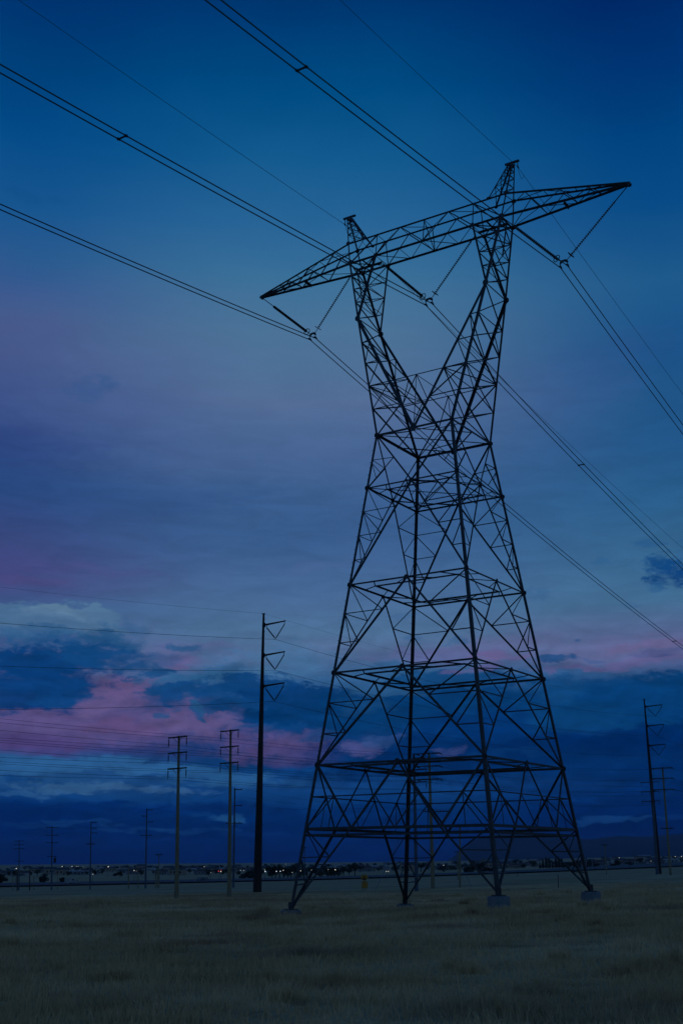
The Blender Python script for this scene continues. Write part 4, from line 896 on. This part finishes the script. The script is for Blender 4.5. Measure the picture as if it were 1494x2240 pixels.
def tree_mesh(seed, h, w, conical=False):
    rr = random.Random(seed); b = MB(); b.mat_i = 1; b.sweep([(0, 0, -.5), (0, 0, h * .3), (0, 0, h * .75)], [w * .05 + .1, w * .04 + .06, .04], 6)
    for k in range(4):
        a = rr.random() * 6.3; b.sweep([(0, 0, h * (.2 + .1 * k)), (math.cos(a) * w * .3, math.sin(a) * w * .3, h * (.42 + .1 * k))], [.09, .03], 5)
    b.mat_i = 0
    lobes = [(rr.gauss(0, .24) * w, rr.gauss(0, .24) * w, h * (.34 + .55 * rr.random()), w * (.16 + .16 * rr.random())) for _ in range(9)]
    for i in range(620):
        if conical:
            t = rr.random() ** 1.3; z = h * (.08 + .92 * t); r_ = w * .5 * (1 - t) ** .7 * (.5 + .6 * rr.random()); a = rr.random() * 6.3; c = Vector((math.cos(a) * r_, math.sin(a) * r_, z))
        else:
            l_ = lobes[i % 9]; v = Vector((rr.gauss(0, 1), rr.gauss(0, 1), rr.gauss(0, 1))).normalized() * l_[3] * (.55 + .55 * rr.random()); c = Vector((l_[0] + v.x, l_[1] + v.y, l_[2] + v.z * .8))
        u = Vector((rr.gauss(0, 1), rr.gauss(0, 1), rr.gauss(0, 1))).normalized(); w_ = u.orthogonal().normalized(); s = .22 + .35 * rr.random()
        b.add([c - u * s - w_ * s * .6, c + u * s - w_ * s * .5, c + u * s * .7 + w_ * s * .6, c - u * s * .8 + w_ * s * .5], [(0, 1, 2, 3)])
    return b.build('tree', [LEAF, BARK])
tprotos = [tree_mesh(1, 6.5, 7), tree_mesh(2, 8, 6.5), tree_mesh(3, 5, 7.5), tree_mesh(4, 8.5, 2.6, True), tree_mesh(5, 3.0, 5.0)]
used = set()
def put(protos_, i, x, y, rz, s, label, cat, group):
    o = protos_[i]; key = (id(protos_), i)
    if key in used: o = o.copy(); COL.objects.link(o)
    used.add(key); o.location = (x, y, g1(x, y)); o.rotation_euler = (0, 0, rz); o.scale = (s, s, s * random.uniform(.9, 1.1)); return tag(o, label, cat, group)
def zone(px): return 'left of the wooden poles' if px < 380 else 'between wooden poles and tower' if px < 680 else 'seen through the tower' if px < 1250 else 'right of the tower'
HK = ['small cream house', 'tan two-storey house', 'small white house', 'long grey low building', 'grey house with a tiled roof', 'long white low building']
def direction(px): r = ray(px, 1889); return r.x / r.y
for k in range(200):
    px = -60 + 1610 * (k + random.random()) / 200; Y = random.choice((1150, 1250, 1400, 1600, 1800, 2100, 2500, 3000)) * random.uniform(.93, 1.07)
    i = random.choice((0, 0, 1, 2, 2, 4, 4, 3, 5)); x = direction(px) * Y
    put(protos, i, x, Y, random.uniform(-.5, .5), random.uniform(.68, .95) * (1.25 if Y > 2000 else 1), 'distant %s of the town, %s' % (HK[i], zone(px)), 'house', 'houses of the distant town')
TK = ['round dark tree', 'tall dark tree', 'broad low dark tree', 'slim dark cypress', 'dark bush']
def trees(lst):
    for (px, Y, i, s) in lst:
        x = direction(px) * Y; put(tprotos, i, x, Y, random.random() * 6, s, '%s %s, %s' % (TK[i], 'beside the road' if Y < 860 else 'among the distant houses', zone(px)), 'bush' if i == 4 else 'tree', 'distant trees by the road and the town')
lst = [(5, 720, 4, 1.0), (98, 720, 4, .95), (141, 720, 4, .8), (535, 740, 4, .9), (548, 740, 4, 1.3), (556, 750, 4, 1.2)]
for px in (596, 603, 612, 622, 630, 637, 645): lst.append((px, 730 + random.random() * 20, random.choice((0, 1, 1)), random.uniform(.8, 1.0)))
for px in (655, 666, 690, 700): lst.append((px, 760, random.choice((0, 2)), .75))
for px in (716, 725, 733, 741, 752, 764, 776): lst.append((px, 780, random.choice((0, 2, 1)), random.uniform(.6, .95)))
for px in range(1180, 1236, 7): lst.append((px, 980, 3, random.uniform(.6, 1.0)))
for px in (1262, 1268, 1276, 1284, 1290, 1298): lst.append((px, 900, 3, random.uniform(.5, .8)))
for px in (1020, 1032, 1046, 1058, 1075): lst.append((px, 760, random.choice((2, 4)), random.uniform(.6, .9)))
for k in range(235):
    px = -60 + 1610 * (k + random.random()) / 235; Y = random.choice((950, 1100, 1250, 1450, 1700, 2000, 2400, 2900)) * random.uniform(.94, 1.06)
    lst.append((px, Y, random.choice((0, 0, 1, 2, 2, 4)), random.uniform(.5, .85) * (1.4 if Y > 1800 else 1)))
trees(lst)

LAMP = emit('white_lamp_glow', (1.0, .93, .74), 1.35); LAMPC = emit('cool_lamp_glow', (.75, .9, 1.0), 1.5); LAMPR = emit('red_lamp_glow', (1.0, .06, .05), 3.0)
LPOLE = mat('lamp_post_steel', [(.08, .085, .09), (.12, .125, .13)], 2, .6)
def lamp(px, py, Y, r, m, label):
    r *= .37
    p = at(px, py, Y); g = g1(p.x, p.y); h = max(p.z - g, 3.0); e = empty('street_lamp', (p.x, p.y, g)); tag(e, label, 'street lamp', 'lit lamps of the distant town')
    b = MB(); b.sweep([(0, .3, -.5), (0, .3, h), (0, .15, h + .35), (0, 0, h + .3)], [.12, .08, .06, .06], 6); b.build('lamp_post', LPOLE, e)
    b = MB(); n = 10; b.sweep([(0, 0, h - r * math.cos(math.pi * i / 6)) for i in range(7)], [max(.01, r * math.sin(math.pi * i / 6)) for i in range(7)], n); b.build('lamp_globe', m, e, True)
    return e
LL = 'bright white lamp '
for (px, py, Y, r, m, lab) in [
    (36.5, 1900, 700, .55, LAMP, LL + 'low on the town skyline near the left edge'), (38, 1906, 620, .22, LAMP, 'faint small lamp just under the leftmost bright lamp'), (137, 1895.5, 1250, .75, LAMP, LL + 'right of the pole with the transformer, first of a row'),
    (158.5, 1895.3, 1250, .7, LAMP, LL + 'second of the row on the skyline'), (168, 1895.2, 1250, .45, LAMP, 'small lamp third in the row on the skyline'), (171.5, 1895.2, 1250, .4, LAMP, 'small lamp fourth in the row on the skyline'), (181.5, 1895.4, 1250, .42, LAMP, 'small lamp at the right end of the row on the skyline'),
    (237.5, 1896, 1000, .85, LAMP, LL + 'alone on the skyline right of the slim side-arm pole'), (204, 1912.5, 600, .28, LAMP, 'faint lamp low beside the slim side-arm pole'), (294, 1904.3, 700, .50, LAMP, LL + 'between the two brown posts'), (299, 1905.5, 720, .2, LAMP, 'faint lamp right beside the lamp between the brown posts'),
    (447, 1896, 1100, .5, LAMP, 'small lamp on the skyline between the two brown wooden poles'), (462, 1908.5, 600, .25, LAMP, 'faint lamp among houses between the brown wooden poles'), (483.5, 1906.5, 640, .5, LAMP, LL + 'just left of the brown pole beside the black pole'), (478.5, 1905.5, 640, .35, LAMPR, 'red lamp between the two brown wooden poles'),
    (484, 1903, 660, .2, LAMPR, 'second smaller red lamp just above a white lamp'), (527, 1904, 650, .35, LAMP, 'small lamp left of the black steel pole'), (533.5, 1903.8, 650, .30, LAMP, 'smaller lamp close to the left of the black steel pole'), (580.5, 1906.5, 600, .60, LAMPC, LL + 'nearest on the right of the black steel pole'), (579.5, 1903, 640, .3, LAMP, 'small lamp above the bright lamp right of the black pole'),
    (605, 1906, 620, .55, LAMPC, 'cool white lamp above the roadside trees, left of a pair'), (613.5, 1906, 620, .5, LAMPC, 'cool white lamp above the roadside trees, right of a pair'), (620, 1904, 640, .45, LAMP, 'warm white lamp right of the cool pair'), (625.5, 1890.5, 1500, .7, LAMP, 'lamp high on the slope of the low hill'),
    (639.5, 1908.5, 600, .28, LAMP, 'faint lamp low in front of the roadside trees'), (658, 1905, 600, .42, LAMP, LL + 'right behind the leftmost tower leg'), (681.5, 1903.5, 640, .45, LAMP, LL + 'inside the leftmost tower foot'), (733.5, 1902.5, 700, .6, LAMP, LL + 'just right of the leftmost tower foot'), (718, 1902, 700, .28, LAMP, 'faint lamp left of the lamp beside the tower foot'),
    (845, 1911.5, 470, .30, LAMP, 'left one of two lamps close together beside the road'), (849.5, 1911.5, 470, .30, LAMP, 'right one of two lamps close together beside the road'), (970, 1893, 900, .5, LAMP, LL + 'right of the brown pole inside the tower'), (1353.5, 1876.5, 1300, .7, LAMP, 'dim lamp on the skyline between the tower and the right poles'),
    (1423, 1883.5, 1100, .35, LAMP, 'faint low lamp just left of the right black pole'), (1476, 1873.8, 1200, .7, LAMP, LL + 'near the right edge, left one of two'), (1489.5, 1873.5, 1200, .75, LAMP, LL + 'near the right edge, right one of two')]: lamp(px, py, Y, r, m, lab)

TYRE = mat('tyre_rubber', [(.012, .012, .012), (.02, .02, .02)], 3, .8)
def vehicle(px, Y, L_, h, m, label, cat):
    x = direction(px) * Y; e = empty('van' if cat == 'van' else 'car', (x, Y, g1(x, Y) + .52), R(70)); tag(e, label, cat, 'vehicles on the road')
    b = MB(); 
    prof = [(-L_/2, .5), (-L_/2, h * .55), (-L_*.42, h * .62), (-L_*.28, h), (L_*.22, h), (L_*.36, h * .62), (L_/2, h * .55), (L_/2, .5)] if cat != 'van' else [(-L_/2, .6), (-L_/2, h), (L_*.22, h), (L_*.24, h * .8), (L_*.38, h * .78), (L_/2, h * .45), (L_/2, .6)]
    n = len(prof); w = 1.0 if cat != 'van' else 1.2
    b.add([(a, -w, z) for a, z in prof] + [(a, w, z) for a, z in prof], [tuple(range(n - 1, -1, -1)), tuple(range(n, 2 * n))] + [(i, (i + 1) % n, (i + 1) % n + n, i + n) for i in range(n)]); b.build('body', m, e)
    for sx in (-.3, .3):
        for sy in (-w, w):
            b = MB(); b.sweep([(L_ * sx, sy - .12, .38), (L_ * sx, sy + .12, .38)], .38, 14); b.build('wheel', TYRE, e)
    b = MB(); b.box((L_ * .05, -w - .01, h * .78), L_ * .3, .03, h * .22); b.build('side_window', WIN, e)
vehicle(156.5, 600, 6.0, 2.6, WALLS[2], 'white van on the road right of the pole with the transformer, left of two', 'van'); vehicle(167.5, 602, 4.6, 1.7, WALLS[2], 'pale car on the road just right of the white van', 'car')
vehicle(440, 632, 4.8, 1.7, WALLS[1], 'grey car on the road between the two brown wooden poles', 'car'); vehicle(450, 634, 4.6, 1.6, WALLS[1], 'second grey car right behind another between the brown wooden poles', 'car')

# mountains
MT = mat('haze_blue_rock', [(.03, .045, .08), (.05, .07, .11)], .004, .95)  # blue of the distant haze is painted into the rock colour
def ridge(name, x0, x1, y0, y1, prof, seed, nx_=120, ny_=26):
    r_ = np.random.default_rng(seed); b = MB(); ph = r_.random(24) * 6.3; fq = 2 ** np.linspace(0, 5.2, 24); am = 1 / fq ** .9
    for j in range(ny_):
        for i in range(nx_):
            u, v = i / (nx_ - 1), j / (ny_ - 1); x, y = x0 + (x1 - x0) * u, y0 + (y1 - y0) * v
            hh = np.interp(x / y, [p[0] for p in prof], [p[1] for p in prof]) * y; env = math.sin(math.pi * min(1, v * 1.0)) ** .8
            nz_ = sum(a * math.sin(f * (6 * u + 2.3 * v * math.cos(p)) + p) for a, f, p in zip(am, fq, ph)) * .10
            b.v.append((x, y, hh * env * (1 + nz_ * 1.2) - 12))
    for j in range(ny_ - 1):
        for i in range(nx_ - 1): b.f.append((j*nx_+i, j*nx_+i+1, (j+1)*nx_+i+1, (j+1)*nx_+i)); b.mi.append(0)
    tag(b.build(name, MT, smooth=True), kind='structure')
def sl(px, py): r = ray(px, py); return r.x / r.y, r.z / r.y
ridge('mountains', 450, 4200, 5200, 8800, [sl(p, y) for p, y in ((960, 1889), (1000, 1868), (1035, 1845), (1080, 1836), (1160, 1832), (1255, 1823), (1320, 1816), (1400, 1811), (1500, 1806), (1800, 1815), (2000, 1880))], 3)
ridge('hill', -230, 120, 1750, 2500, [sl(p, y) for p, y in ((500, 1898), (560, 1893), (620, 1886), (660, 1881), (690, 1880), (730, 1884), (790, 1889), (860, 1893))], 8, 60, 14)
ridge('hill', -3400, 300, 4300, 6500, [sl(p, y) for p, y in ((-400, 1885), (0, 1889), (60, 1891), (120, 1892), (300, 1893), (600, 1894), (800, 1896))], 12, 80, 12)

# dusk haze
bpy.context.view_layer.update(); mz = [(o.matrix_world @ Vector(c)).z for o in COL.objects if o.type == 'MESH' and o.name.startswith(('ground', 'mountains', 'hill', 'peak', 'lattice')) for c in o.bound_box]
hz = MB(); hz.box((0, 4000, (max(mz) + min(mz)) / 2), 21000, 11600, max(mz) - min(mz) + 4); HM = bpy.data.materials.new('dusk_haze'); ho = hz.build('haze', HM); tag(ho, 'thin blue dusk haze over the whole plain', 'haze', kind='stuff')
HM.use_nodes = True; ht = HM.node_tree
for n in list(ht.nodes): ht.nodes.remove(n)
pv = ht.nodes.new('ShaderNodeVolumePrincipled'); pv.inputs['Color'].default_value = (.38, .62, 1.0, 1); pv.inputs['Density'].default_value = 4e-5; pv.inputs['Anisotropy'].default_value = 0.0
hout = ht.nodes.new('ShaderNodeOutputMaterial'); ht.links.new(pv.outputs[0], hout.inputs['Volume'])
